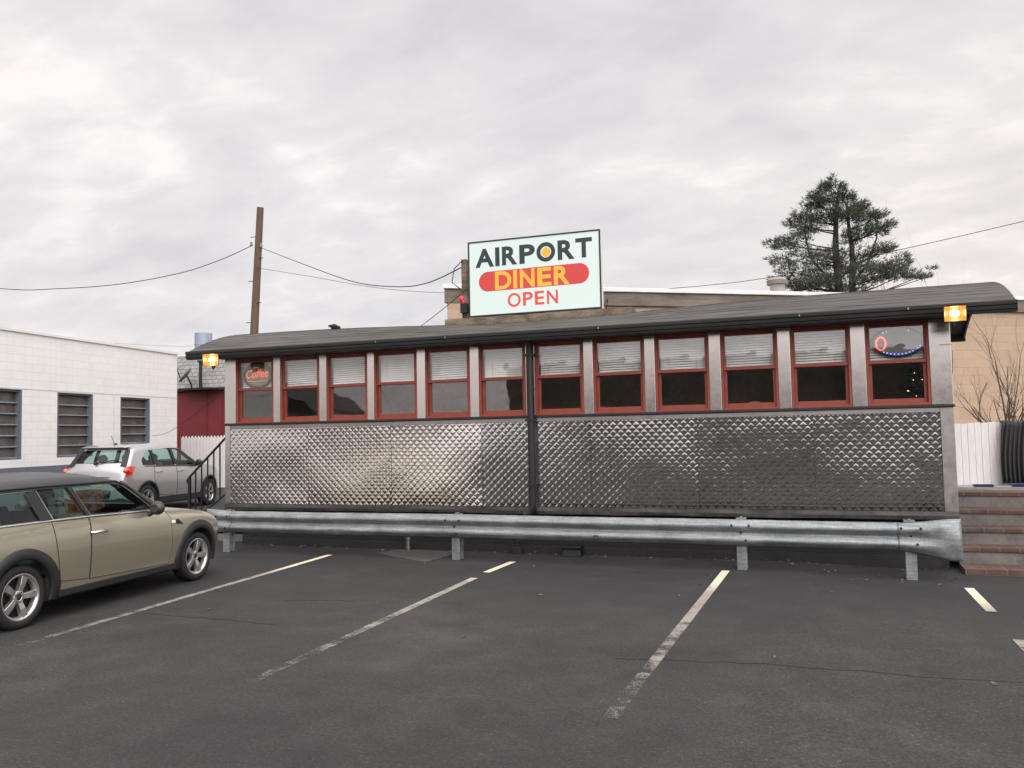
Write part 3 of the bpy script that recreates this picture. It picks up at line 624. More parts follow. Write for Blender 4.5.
# ------------------------------------------------------------------ floodlights
def flood(x, z, yaw, label, w_=.115, h_=.09, drop=.0):
    o = thing('floodlight', label, 'floodlight', (x, 10.80, z), 0, 'lit floodlights on the eaves')
    def T(p):   # local: y<0 is the lit side, tipped down a little
        v = Matrix.Rotation(yaw, 3, 'Z') @ Matrix.Rotation(R(8), 3, 'X') @ Vector(p); return (x + v.x, 10.73 + v.y, z + v.z)
    q = MB(); a, c = w_, h_
    fr = [T(p) for p in ((-a, -.08, -c), (a, -.08, -c), (a, -.08, c), (-a, -.08, c))]; bk_ = [T(p) for p in ((-a * .6, .06, -c * .6), (a * .6, .06, -c * .6), (a * .6, .06, c * .6), (-a * .6, .06, c * .6))]
    q.add(fr + bk_, [(4, 5, 6, 7), (0, 1, 5, 4), (1, 2, 6, 5), (2, 3, 7, 6), (3, 0, 4, 7)]); q.build('housing', M['black'], o)
    q = MB(); k = .93; fi = [T((sx * a * k, -.078, sz * c * k)) for sx, sz in ((-1, -1), (1, -1), (1, 1), (-1, 1))]; bi = [T((sx * a * .5, .03, sz * c * .5)) for sx, sz in ((-1, -1), (1, -1), (1, 1), (-1, 1))]
    q.add(fi + bi, [(7, 6, 5, 4), (4, 5, 1, 0), (5, 6, 2, 1), (6, 7, 3, 2), (7, 4, 0, 3)]); q.build('reflector', M['flood'], o, fixn=False)
    q = MB(); c_ = T((0, -.02, 0)); q.ball(c_, .050, .032, .040, 14, 9); q.build('bulb', M['floodbulb'], o)
    q = MB(); q.tube([T((0, 0, -c)), T((0, .03, -c - .05)), (x, 10.83, z - .06)], .014, 6); q.tube([T((0, .06, 0)), (x, 10.84, z + .02)], .02, 6); q.build('bracket', M['grey_plastic'], o)
    return o
flood(1.475, 2.945, R(-4), 'glowing floodlight at the right end of the diner eave', .118, .09)
flood(-8.80, 2.915, R(22), 'glowing floodlight at the left end of the diner eave', .125, .095)

# ------------------------------------------------------------------ guard rail
gr = thing('guard_rail', 'galvanised steel guard rail in front of the diner', 'guard rail', (-3.6, 10.6, 0))
W0 = [(.004, .300), (-.004, .312), (-.075, .352), (-.083, .375), (-.075, .400), (-.018, .435), (-.012, .455), (-.018, .475), (-.075, .510), (-.083, .535), (-.075, .558), (-.004, .598), (.004, .61)]
YR = 10.585
def rail_rows(x, prof, n=0): return [(x, YR + y, z) for y, z in prof]
bm_ = MB(); rows = []
for i in range(100):
    x = -8.36 + 9.16 * i / 99; rows.append([(x, YR + y + .004 * noise.noise(Vector((x * .8, z * 3, 2))), z + .006 * noise.noise(Vector((x * .5, 0, 5))) - max(0, (x + 4) * .004)) for y, z in W0])
bm_.grid(rows, True); beam = bm_.build('beam', M['galv'], gr, fixn=False)
sd = beam.modifiers.new('solid', 'SOLIDIFY'); sd.thickness = .006; sd.offset = 0
def terminal(x0, x1, zlo, zhi, bulge, seed):
    q = MB(); rows = []; n = 26; dz0 = -max(0, (x0 + 4) * .004)
    for i in range(n + 1):
        s = i / n; x = x0 + (x1 - x0) * s; e = s * s * (3 - 2 * s); row = []
        for k, (y, z) in enumerate(W0):
            f = k / (len(W0) - 1); zz_ = (z + dz0) * (1 - e) + (zlo + (zhi - zlo) * f) * e
            yy = (y - .007) * (1 - e) + (-.05 - bulge * math.sin(math.pi * f) * s - .02 * math.sin(s * 3.0)) * e
            yy += .014 * s * noise.noise(Vector((x * 6, zz_ * 7, seed))); row.append((x, YR + yy, zz_))
        rows.append(row)
    sx = 1 if x1 > x0 else -1
    for k_ in range(1, 6):     # rolled end
        a = k_ / 5 * math.pi * .55; rows.append([(p[0] + sx * .05 * math.sin(a), p[1] + .05 * (1 - math.cos(a)), p[2]) for p in rows[n]])
    q.grid(rows, True); o = q.build('end_terminal', M['galv'], gr, fixn=False); s_ = o.modifiers.new('solid', 'SOLIDIFY'); s_.thickness = .006; s_.offset = 0
terminal(.77, 1.36, .185, .645, .05, 1.5); terminal(-8.32, -8.70, .30, .645, .03, 7.7)
for x in (-8.44, -4.69, -.95, .90):
    q = MB(); z0 = gz(x) - .1; q.box(x - .058, x + .058, 10.605, 10.621, z0, .612); q.box(x - .058, x + .058, 10.714, 10.73, z0, .612); q.box(x - .012, x + .012, 10.6215, 10.7135, z0, .625)
    q.build('post', M['galv'], gr, .003)
q = MB()
for x in (-8.44, -4.69, -.95, .90):
    for dx_, dz in ((-.1, .545), (.1, .545), (0, .455), (.06, .37)): q.tube([(x + dx_, YR - .09 if dz != .455 else YR - .02, dz - .006), (x + dx_, YR - .104 if dz != .455 else YR - .034, dz - .006)], .014, 8)
for x in (-6.6, -2.75): q.box(x, x + .07, YR - .087, YR - .082, .366, .382)
q.build('bolts', M['blackmatte'], gr)

# ------------------------------------------------------------------ small fittings along the base
q = MB(); q.tube([(-5.76, 11.30, -.02), (-5.76, 11.30, .20)], .032, 10); 
for z in (.03, .09, .16): q.tube([(-5.76, 11.30, z), (-5.76, 11.30, z + .03)], .047, 10)
tag(center(q.build('pipe_stub', M['steel_trim'])), 'short ribbed pipe standing by the diner base', 'pipe')
q = MB(); q.hexa([(-3.38, 11.18, 0), (-3.11, 11.18, 0), (-3.11, 11.38, 0), (-3.38, 11.38, 0)], [(-3.36, 11.20, .10), (-3.13, 11.20, .10), (-3.13, 11.38, .10), (-3.36, 11.38, .10)]); q.box(-3.375, -3.115, 11.185, 11.385, .102, .14)
tag(center(q.build('bait_box', M['black'], None, .008)), 'black plastic box with a lid on the ground by the diner base', 'bait box')
q = MB(); q.box(-4.13, -4.0, 11.28, 11.39, 0, .09); q.tube([(-4.06, 11.34, .05), (-4.06, 11.34, .17), (-4.0, 11.34, .19)], .022, 8)
tag(center(q.build('drain_fitting', M['blackmatte'], None, .006)), 'small dark drain fitting left of the black box', 'drain fitting')

# ------------------------------------------------------------------ steps and yard on the right
st = thing('brick_steps', 'grey steps with red brick treads at right of the diner', 'steps', (3.3, 12.2, -.05))
ysf = [11.12, 11.50, 11.81, 12.14, 12.50, 12.86]; zg = -.05
for k in range(5):
    ya, yb = ysf[k], ysf[k + 1]; z1 = .02 + .195 * k
    q = MB(); q.box(1.50, 5.2, ya, yb + .02, z1 - (.052 if k else .10), z1); q.build('tread', M['brick_tread'], st, .008)
    if k: q = MB(); q.box(1.505, 5.2, ya + .018, yb, z1 - .1951, z1 - .0525); q.build('riser', M['step_riser'], st)
y0 = 11.12
q = MB(); q.box(1.505, 5.2, 12.885, 13.6, .3, .795); q.build('landing', M['step_riser'], st)
q = MB(); q.box(1.52, 5.2, y0 + .45, 12.6, -.3, .0); q.box(1.52, 5.2, 12.0, 13.5, -.3, .29); q.build('core', M['step_riser'], st)
q = MB(); q.box(1.60, 9, 13.605, 24, -.2, .70); tag(q.build('raised_yard', M['concrete']), 'raised yard behind the steps', None, None, 'structure')
fr = thing('board_fence', 'white board fence behind the steps at right', 'fence', (3.6, 15.55, .70))
q = MB(); x = 1.62
while x < 6.2:
    w_ = .105 + rnd.uniform(-.012, .012); zt = 1.70 + rnd.uniform(-.012, .012); q.box(x, x + w_ - .006, 15.52 + rnd.uniform(0, .006), 15.545, .70, zt); x += w_
q.build('boards', M['white_fence'], fr)
q = MB(); q.box(1.62, 6.2, 15.547, 15.59, .95, 1.04); q.box(1.62, 6.2, 15.547, 15.59, 1.45, 1.54); q.build('rails', M['white_fence'], fr)
tp = MB(); rows = []
for j in range(14):
    f = j / 13; row = []
    for i in range(200):
        u = i / 199; xl_ = 2.72 - .04 * math.sin(f * 2.6) - .03 * f; x = xl_ + (3.75 - xl_) * u
        y = 15.44 - .024 * math.sin(u * 105 + 2.2 * math.sin(f * 2)) * (.45 + .6 * f) - .03 * math.sin(u * 17 + f) - .04 * f
        row.append((x, y, 1.71 - f * .98 + .012 * math.sin(u * 21)))
    rows.append(row)
rows.insert(0, [(p[0], 15.56, p[2] + .01) for p in rows[0]]); rows.insert(0, [(p[0], 15.60, p[2] - .2) for p in rows[0]])
tp.grid(rows, True); o = tp.build('black_tarp', M['tarp'], fixn=False); o.modifiers.new('solid', 'SOLIDIFY').thickness = .006; tag(center(o), 'black plastic sheet draped in folds over the white fence', 'tarp')
def tray(x, y, label):
    q = MB(); a, b_, h = .13, .11, .07; z = .702
    o_ = [(x + sx * a * k, y + sy * b_ * k) for k in (1,) for sx, sy in ((-1, -1), (1, -1), (1, 1), (-1, 1))]
    rows = [[(x + (px - x) * k, y + (py - y) * k, z + zz2) for px, py in o_] for k, zz2 in ((.8, 0), (1, h), (1.06, h), (.94, h - .004), (.75, .012))]
    q.grid(rows, False, True); q.add(rows[0], [(0, 1, 2, 3)]); q.add(rows[-1], [(3, 2, 1, 0)])
    return tag(center(q.build('blue_tray', M['blue'], None)), label, 'tray', 'blue trays by the fence')
tray(2.26, 14.5, 'blue plastic tray on the ground in front of the white fence boards'); tray(2.80, 14.7, 'blue plastic tray on the ground at the foot of the black sheet')

# bare branching shrubs and saplings
def branch(mb, p, d, L, r, depth, rg, spread=.55):
    n = 4; pts = [p]; q_ = Vector(p); dd = Vector(d).normalized()
    for i in range(n):
        dd = (dd + Vector((rg.gauss(0, .10), rg.gauss(0, .08), rg.gauss(.03, .07)))).normalized(); q_ = q_ + dd * L / n; pts.append(tuple(q_))
    rs = [r * (1 - .55 * i / n) for i in range(n + 1)]; mb.tube(pts, rs, 5, False)
    if depth > 0:
        for k in range(rg.choice((2, 3, 3))):
            i = rg.randint(1, n); a = rg.uniform(0, 6.28); side = dd.orthogonal().normalized(); side = Matrix.Rotation(a, 3, dd) @ side
            nd = (dd + side * rg.uniform(.45, 1.0) * spread * 1.6 + Vector((0, 0, .18))).normalized()
            branch(mb, pts[i], nd, L * rg.uniform(.55, .8), rs[i] * .62, depth - 1, rg, spread)
q = MB(); rg = random.Random(12)
for k in range(9):
    a = k / 9 * 6.28 + .3; branch(q, (3.05, 17.0, 1.25), (math.cos(a) * .75, math.sin(a) * .4, .75), .95, .016, 3, rg)
branch(q, (3.05, 17.0, .6), (.02, 0, 1), 1.5, .035, 3, rg); branch(q, (3.05, 17.0, 1.3), (-.12, 0, 1), 1.5, .02, 3, rg); branch(q, (3.05, 17, 1.3), (.5, 0, .8), 1.5, .02, 3, rg)
tag(center(q.build('bare_shrub', M['twig'], fixn=False)), 'leafless brown shrub against the tan block wall', 'shrub')
q = MB(); rg = random.Random(5)
for (x, y) in ((1.75, 18.2), (1.35, 18.3), (2.3, 18.1), (.35, 17.8)): branch(q, (x, y, 1.0), (rg.uniform(-.08, .08), 0, 1), 2.5 if x > .5 else 2.3, .022, 1, rg, .2); branch(q, (x, y, 2.9), (rg.uniform(-.2, .2), 0, 1), 1.5, .013, 2, rg, .25)
tag(center(q.build('bare_saplings', M['twig'], fixn=False)), 'thin bare sapling shoots rising behind the diner roof', 'sapling')

# ------------------------------------------------------------------ handrail and entry steps at the left end
es = thing('entry_steps', 'low brick and concrete steps at the left end of the diner', 'steps', (-9.5, 12.3, 0))
for k in range(4):
    xa = -10.0 + .26 * k; z1 = .17 * (k + 1)
    q = MB(); q.box(xa, XL - .01, 11.72, 13.2, z1 - .17, z1 - .061); q.build('riser', M['step_riser'], es)
    q = MB(); q.box(xa - .015, (xa + .26) if k < 3 else XL - .011, 11.70, 13.2, z1 - .06, z1); q.build('tread', M['brick_tread'], es, .006)
hr = thing('handrail', 'black iron handrail with balusters at left of the diner', 'handrail', (-9.6, 11.62, 0))
q = MB(); a, b_ = Vector((-9.99, 11.62, 1.06)), Vector((-9.0, 11.62, 1.93)); q.tube([a, b_], .020, 8); q.tube([a - Vector((0, 0, .02)), a + Vector((-.05, 0, -.05)), a + Vector((-.03, 0, -.12))], .018, 6); q.tube([a - Vector((0, 0, .78)), b_ - Vector((0, 0, .98))], .014, 6); q.build('rail', M['black'], hr)
for k in range(9):
    f = k / 8; p = a.lerp(b_, f); lo = (a - Vector((0, 0, .78))).lerp(b_ - Vector((0, 0, .98)), f)
    q = MB(); w_ = .02 if k == 0 else .009; zl = 0 if k in (0, 1) else lo.z
    q.box(p.x - w_, p.x + w_, p.y - w_, p.y + w_, zl, p.z); q.build('newel' if k == 0 else 'baluster', M['black'], hr)
hr2 = None

# ------------------------------------------------------------------ background buildings
def wall_with_holes(mb, x0, x1, z0, z1, holes, y0, y1):
    hs = sorted(holes); x = x0
    for (a, b_, c, d) in hs:
        if a > x: mb.box(x, a, y0, y1, z0, z1)
        mb.box(a, b_, y0, y1, z0, c); mb.box(a, b_, y0, y1, d, z1); x = b_
    if x < x1: mb.box(x, x1, y0, y1, z0, z1)
ang = math.atan2(-.99, .139)
wb = thing('white_block_building', 'white painted block building with grey framed windows at left', 'building', (-18.93, 21.45, 0), ang, None, False)
holes = [(1.36, 2.70, 1.58, 2.92), (3.82, 5.14, 1.29, 2.95), (6.30, 7.62, 1.29, 2.96), (8.76, 10.08, 1.29, 2.96)]
q = MB(); wall_with_holes(q, 0, 22, 1.10, 4.34, holes, -.24, 0); q.box(0, .24, -14, -.241, 1.10, 4.34); q.build('wall', M['white_block'], wb)
q = MB(); q.box(-.012, 22, -.26, .012, 0, 1.098); q.box(-.012, .24, -14, -.261, 0, 1.098); q.build('base_band', M['grey_band'], wb)
q = MB(); q.box(-.04, 22, -.30, .04, 4.342, 4.40); q.box(-.04, .28, -14, -.301, 4.342, 4.40); q.build('coping', M['white_fence'], wb)
q = MB(); q.box(.24, 22, -14, -.30, 4.05, 4.10); q.build('roof', M['old_concrete'], wb)
q = MB(); q.box(.0, 22, .0005, .008, 2.975, 3.0); q.build('wall_seam', M['coping'], wb)
for (a, b_, c, d) in holes:
    f = MB(); t_ = .05; y0_, y1_ = -.22, -.002
    f.box(a + .001, a + t_, y0_, y1_, c + .001, d - .001); f.box(b_ - t_, b_ - .001, y0_, y1_, c + .001, d - .001); f.box(a + t_ + .001, b_ - t_ - .001, y0_, y1_ - .05, d - t_, d - .001); f.box(a + t_ + .001, b_ - t_ - .001, y0_, y1_, c + .001, c + .04)
    wo = f.build('window', M['grey_band'], wb)
    n = 6 if c < 1.4 else 5; h = (d - c - .09) / n; p = MB(); bz = MB()
    for k in range(n):
        z = c + .042 + h * k; yo = rnd.uniform(-.05, -.03)
        p.add([(a + t_, -.10 + yo, z + .015), (b_ - t_, -.10 + yo, z + .015), (b_ - t_, -.16, z + h - .004), (a + t_, -.16, z + h - .004)], [(0, 1, 2, 3)])
        bz.box(a + t_ + .002, b_ - t_ - .002, -.155, -.085, z - .012, z + .014)
    o = p.build('pane', M['dirty_glass'], None, fixn=False); o.parent = wo
    o = bz.build('glazing_bar', M['blue_grey_metal'], None); o.parent = wo
    k_ = MB(); k_.box(a - .3, b_ + .3, -1.4, -1.35, c - .3, d + .2); o = k_.build('room_back', M['inside'], None); o.parent = wo
q = MB(); q.tube([(3.0, .03, 3.0), (3.0, .03, 1.1)], .012, 6); q.build('conduit', M['coping'], wb)

rb = thing('red_building', 'dark red building with grey shingled upper wall behind white fence', 'building', (-19.2, 26, 0))
q = MB(); q.box(-26, -13, 26, 34, 0, 3.55); q.build('wall', M['red_wall'], rb)
q = MB()
for x in (-21.6, -20.9, -20.2, -19.5): q.box(x, x + .05, 25.975, 25.999, .2, 3.5)
q.build('batten', M['red_wall'], rb)
q = MB(); q.hexa([(-26.1, 25.85, 3.58), (-12.9, 25.85, 3.58), (-12.9, 34, 3.58), (-26.1, 34, 3.58)], [(-26.1, 26.5, 4.9), (-12.9, 26.5, 4.9), (-12.9, 34, 4.9), (-26.1, 34, 4.9)]); q.build('mansard_roof', M['grey_shingle'], rb)
q = MB(); q.box(-26.12, -12.9, 25.80, 25.97, 3.49, 3.579); q.build('eave_trim', M['blackmatte'], rb)
q = MB(); q.tube([(-22.55, 27.0, 4.5), (-22.55, 27.0, 5.80)], .33, 24); q.tube([(-22.55, 27.0, 5.35), (-22.55, 27.0, 5.38)], .345, 24)
tag(center(q.build('roof_vent_drum', M['blue_grey_metal'])), 'blue grey metal vent drum on the shingled roof', 'vent')
q = MB(); q.tube([(-21.6, 25.7, 3.55), (-21.6, 25.7, 4.55)], .06, 8); q.tube([(-21.6, 25.7, 4.53), (-21.6, 25.7, 4.60)], .11, 8); tag(center(q.build('vent_pipe', M['blackmatte'])), 'thin black vent pipe with a cap beside the satellite dish', 'pipe')
sd_ = thing('satellite_dish', 'small satellite dish on a bracket seen edge on above red wall', 'satellite dish', (-21.6, 25.5, 3.56))
q = MB(); rows = []
ax = Vector((-.55, -.45, .55)).normalized(); e1 = ax.orthogonal().normalized(); e2 = ax.cross(e1); c_ = Vector((-22.0, 25.45, 4.02))
for i in range(7):
    r_ = .36 * i / 6; rows.append([tuple(c_ + (e1 * math.cos(2 * math.pi * k / 24) + e2 * math.sin(2 * math.pi * k / 24)) * r_ + ax * (r_ * r_ * .7)) for k in range(24)])
q.grid(rows, True, True); o = q.build('dish', M['grey_plastic'], sd_, fixn=False); o.modifiers.new('solid', 'SOLIDIFY').thickness = .015
q = MB(); q.tube([c_, c_ + Vector((.1, .1, -.3)), c_ + Vector((.1, .15, -.5))], .03, 6); q.box(-22.3, -20.9, 25.35, 25.8, 3.50, 3.56); q.build('mount', M['blackmatte'], sd_)
q = MB(); q.tube([c_ - e1 * .3, c_ + ax * .5 + Vector((0, 0, .1))], .018, 6); q.ball(tuple(c_ + ax * .52 + Vector((0, 0, .12))), .07, .07, .06); q.build('feed_arm', M['blackmatte'], sd_)

pf = thing('picket_fence', 'white pointed board fence in front of the red building', 'fence', (-19, 24, 0))
q = MB(); x = -21.0
while x < -9.5:
    zt = 1.80 + rnd.uniform(-.01, .01); w_ = .135
    q.prism([(x, 0.02), (x + w_ - .012, .02), (x + w_ - .012, zt - .09), (x + w_ / 2 - .006, zt), (x, zt - .09)], XZ, 24.0, 24.02); x += w_
q.build('pickets', M['white_fence'], pf)
q = MB(); q.box(-21, -9.5, 24.022, 24.06, .4, .5); q.box(-21, -9.5, 24.022, 24.06, 1.4, 1.5); q.build('rails', M['white_fence'], pf)
for x in (-20.2, -17.8, -15.4, -13.0, -10.6): q = MB(); q.box(x, x + .1, 24.062, 24.16, 0, 1.7); q.build('post', M['white_fence'], pf)

TA = math.atan2(23.19 - 15.61, 4.48 + 6.97)
tb = thing('tan_building', 'tan painted block building with weathered cornice behind the diner', 'building', (-6.97, 15.61, 0), TA, None, False)
def slab(o0, o1, z0, z1): return MB().hexa([(-o0, -o1, z0), (28, -o1, z0), (28, 7 + o1, z0), (3.6, 7 + o1, z0)], [(-o0, -o1, z1), (28, -o1, z1), (28, 7 + o1, z1), (3.6, 7 + o1, z1)])
slab(0, 0, 0, 4.32).build('wall', M['tan_block'], tb)
q = slab(.10, .07, 4.322, 4.61); q.build('cornice', M['cornice'], tb, .01)
q = slab(.14, .12, 4.612, 4.70); q.build('coping', M['coping'], tb, .01)
q = MB(); q.box(-.03, .42, -.06, -.001, 0, 4.32); q.build('pilaster', M['tan_block'], tb)
ch = thing('roof_chimney', 'squat pale chimney with dark cap beside the pine', 'chimney', (-.93, 23.2, 4.7))
q = MB(); q.tube([(-.93, 23.2, 4.70), (-.93, 23.2, 5.42)], .19, 18); q.build('stack', M['concrete'], ch)
q = MB(); q.tube([(-.93, 23.2, 5.425), (-.93, 23.2, 5.53)], .27, 18); q.build('cap', M['cornice'], ch)
q = MB(); q.tube([(-.93, 23.2, 5.532), (-.93, 23.2, 5.58), (-.93, 23.2, 5.62)], [.25, .22, .10], 18); q.build('cowl', M['concrete'], ch)

# ------------------------------------------------------------------ utility pole and wires
up = thing('utility_pole', 'leaning brown wooden utility pole behind the diner', 'utility pole', (-16.6, 22.2, 0))
q = MB(); q.tube([(-16.9, 22.2, 0), (-16.62, 22.2, 4.6), (-16.35, 22.2, 8.93)], [.155, .13, .105], 14); q.build('pole', M['wood'], up)
q = MB()
for z, s in ((7.3, 1), (6.6, -1), (5.9, 1), (5.3, -1), (8.0, -1)): xx = -16.9 + .062 * z; q.tube([(xx, 22.15, z), (xx + s * .26, 22.12, z)], .012, 5)
q.build('climbing_step', M['blackmatte'], up)
q = MB()
for (x, z) in ((-16.62, 7.72), (-16.25, 7.65)): q.tube([(x, 22.1, z), (x, 22.1, z + .12)], [.05, .03], 8)
q.build('insulator', M['grey_plastic'], up)
def wire(pts, r, label):
    q = MB(); P = [Vector(p) for p in pts]; L = []; r = r * .75
    for i in range(len(P) - 1):   # Catmull-Rom through the measured points
        a = P[max(i - 1, 0)]; b_ = P[i]; c = P[i + 1]; d = P[min(i + 2, len(P) - 1)]
        for k in range(8):
            t = k / 8; L.append(.5 * ((2 * b_) + (c - a) * t + (2 * a - 5 * b_ + 4 * c - d) * t * t + (3 * b_ - a - 3 * c + d) * t ** 3))
    L.append(P[-1]); q.tube(L, r, 5)
    return tag(center(q.build('wire', M['blackmatte'])), label, 'wire', 'overhead wires')
wire([(-34, 22, 8.3), (-27.24, 22, 7.17), (-24.42, 22, 6.95), (-21.79, 22, 6.90), (-19.31, 22, 7.06), (-17.73, 22, 7.35), (-16.60, 22.1, 7.72)], .017, 'overhead wire sagging left from the wooden pole')
wire([(-16.25, 22.1, 7.62), (-12.45, 19.0, 6.15), (-9.60, 16.4, 5.10), (-7.75, 14.8, 4.60), (-6.4, 13.4, 4.34), (-5.17, 12.14, 4.30)], .013, 'thick upper wire from the wooden pole to the rooftop sign')
wire([(-16.4, 22.1, 7.0), (-13.1, 20, 6.11), (-10.96, 20, 5.62), (-8.89, 20, 5.33), (-6.9, 20, 5.2)], .008, 'thin lower wire from the pole towards the tan building')
wire([(x * 38 / 26, 38, 1.7 + (z - 1.7) * 38 / 26) for x, z in ((9.5, 8.3), (6.2, 7.31), (5.35, 7.1), (2.23, 6.6), (-1.36, 6.1), (-4.31, 6.0), (-6, 6.02))], .018, 'overhead wire passing the pine at right')
wire([(-8.93, 11.3, 2.52), (-12.03, 14.0, 2.12), (-15.5, 17.2, 1.86), (-18.62, 20.06, 1.81)], .007, 'slack cable from the diner corner to the white building')
wire([(-30, 30, 6.1), (-26, 30, 5.75), (-22, 29, 5.7), (-17, 24, 5.05)], .007, 'faint wire above the red building roof')
wire([(-5.2, 12.1, 3.86), (-6.6, 13.8, 3.72), (-9.5, 17.5, 3.62)], .008, 'thin cable running down from the sign post')

# ------------------------------------------------------------------ pine
def pine(loc):
    o = thing('pine_tree', 'tall dark green pine behind the tan building', 'tree', loc)
    X, Y, Z0 = loc; rg = random.Random(21)
    tr = MB(); S = 33.0 / 31.0
    leaders = [[(0, 0), (-.04, 4.0), (-.10, 6.3), (-.16, 8.0), (-.10, 9.0), (.02, 10.0)], [(.30, 0), (.25, 5.6), (.32, 6.5), (.38, 7.7), (.30, 8.6), (.25, 9.5)], [(-.1, 5.4), (-.45, 6.9), (-1.0, 7.7), (-1.15, 8.7), (-.95, 9.75)], [(.3, 6.6), (.85, 7.3), (1.2, 8.3), (1.1, 9.2)]]
    rad = [.20, .16, .10, .08]
    def at(l, f):
        n = len(l) - 1; i = min(int(f * n), n - 1); t = f * n - i; return Vector((X + (l[i][0] * (1 - t) + l[i + 1][0] * t) * S, Y, (l[i][1] * (1 - t) + l[i + 1][1] * t) * 1.03))
    for l, r_ in zip(leaders[:2], rad): pts = [at(l, k / 14) for k in range(15)]; tr.tube(pts, [r_ * (1 - .85 * k / 14) + .012 for k in range(15)], 8)
    fo = MB()
    def tuft(c, R_, n, flat=.38):
        for k in range(n):
            th_ = rg.uniform(0, 6.28); rr_ = R_ * (rg.random() ** .55); p = c + Vector((rr_ * math.cos(th_), rr_ * math.sin(th_), rg.gauss(0, R_ * flat * .5)))
            d = (Vector((math.cos(th_) * .8, math.sin(th_) * .8, rg.uniform(-.1, 1.0)))).normalized() * rg.uniform(.10, .20)
            s = d.cross(Vector((rg.gauss(0, 1), rg.gauss(0, 1), rg.gauss(0, 1)))).normalized() * rg.uniform(.013, .026)
            fo.add([p - s, p + s, p + d], [(0, 1, 2)])
    pads = [(420,60,26,30),(368,96,30,24),(440,50,18,26),(485,66,22,22),(515,116,38,28),(440,130,62,42),(352,132,44,36),(300,188,52,24),(400,208,100,40),(500,198,84,45),(562,160,42,36),(265,212,30,16),(330,236,56,20),(590,228,56,28),(640,222,36,22),
        (200,305,72,17),(285,298,66,20),(150,300,26,12),(560,290,76,24),(640,280,56,20),(700,265,30,20),(520,310,46,18),(200,372,66,15),(290,368,56,15),(400,378,76,18),(560,385,78,20),(650,386,56,18),(690,372,28,16),(480,362,36,16),
        (220,430,46,20),(290,455,76,30),(360,450,56,30),(260,500,66,22),(180,480,36,12),(420,490,66,26),(340,520,84,18),(560,465,56,30),(640,460,56,30),(700,470,66,34),(752,430,34,24),(600,510,76,22),(720,510,66,18),(800,520,50,14),(840,512,24,9),(470,525,60,18),(440,410,60,26),(500,440,50,30),(400,530,70,20),(540,540,60,18),(300,540,70,16)]
    for (a_, b_, ra, rb_) in pads:
        dx = max(-2.3, (a_ / 4.655 - 102) / 28.0); z = 6.48 + (121 - b_ / 4.655) / 27.2; rx, rz2 = ra / 4.655 / 25.6, rb_ / 4.655 / 27.2
        env = max(.3, min(1.9, (10.6 - z) * .62))
        for rep_ in range(3):
            dy = rg.uniform(-1, 1) * env * (1 if rep_ else .3); c = Vector((X + dx * (1 if rep_ < 2 else .88) + (rg.gauss(0, .08) if rep_ else 0), Y + dy, z + (rg.gauss(0, .05) if rep_ else 0))); k_ = 1 if rep_ == 0 else .8
            n = int(rx * rz2 * 1050 * k_) + 24
            for t in range(n):
                th_ = rg.uniform(0, 6.28); rr_ = rg.random() ** .5; h_ = rg.gauss(0, .42)
                p = c + Vector((rx * k_ * rr_ * math.cos(th_), rx * k_ * 1.1 * rr_ * math.sin(th_), rz2 * h_))
                out = Vector((math.cos(th_) * .7 + (.5 if dx > 0 else -.5), math.sin(th_) * .7, rg.uniform(.1, 1.1))).normalized()
                for m_ in range(3):
                    d = (out + Vector((rg.gauss(0, .45), rg.gauss(0, .45), rg.gauss(0, .35)))).normalized() * rg.uniform(.11, .20); s_ = d.cross(Vector((rg.gauss(0, 1), rg.gauss(0, 1), rg.gauss(0, 1)))).normalized() * rg.uniform(.007, .013)
                    fo.add([p - s_, p + s_, p + d], [(0, 1, 2)])
            l = leaders[0] if dx < .05 else leaders[1]
            zt_ = z - .18 - .28 * math.hypot(dx, dy) * .6; f = min(.97, max(.3, next((i for i in range(101) if at(l, i / 100).z >= zt_), 97) / 100)); a0 = at(l, f)
            if rep_ == 0: tr.tube([a0, a0.lerp(c, .5) + Vector((0, 0, -.06)), c], [.035, .022, .008], 5, False)
    for l in leaders[2:]: tr.tube([at(l, k / 8) for k in range(9)], [.06 * (1 - .8 * k / 8) for k in range(9)], 6, False)
    tr.build('trunk', M['bark'], o, fixn=False); fo.build('crown', M['needle'], o, fixn=False)
    return o
pt = pine((.92, 33.0, 0))

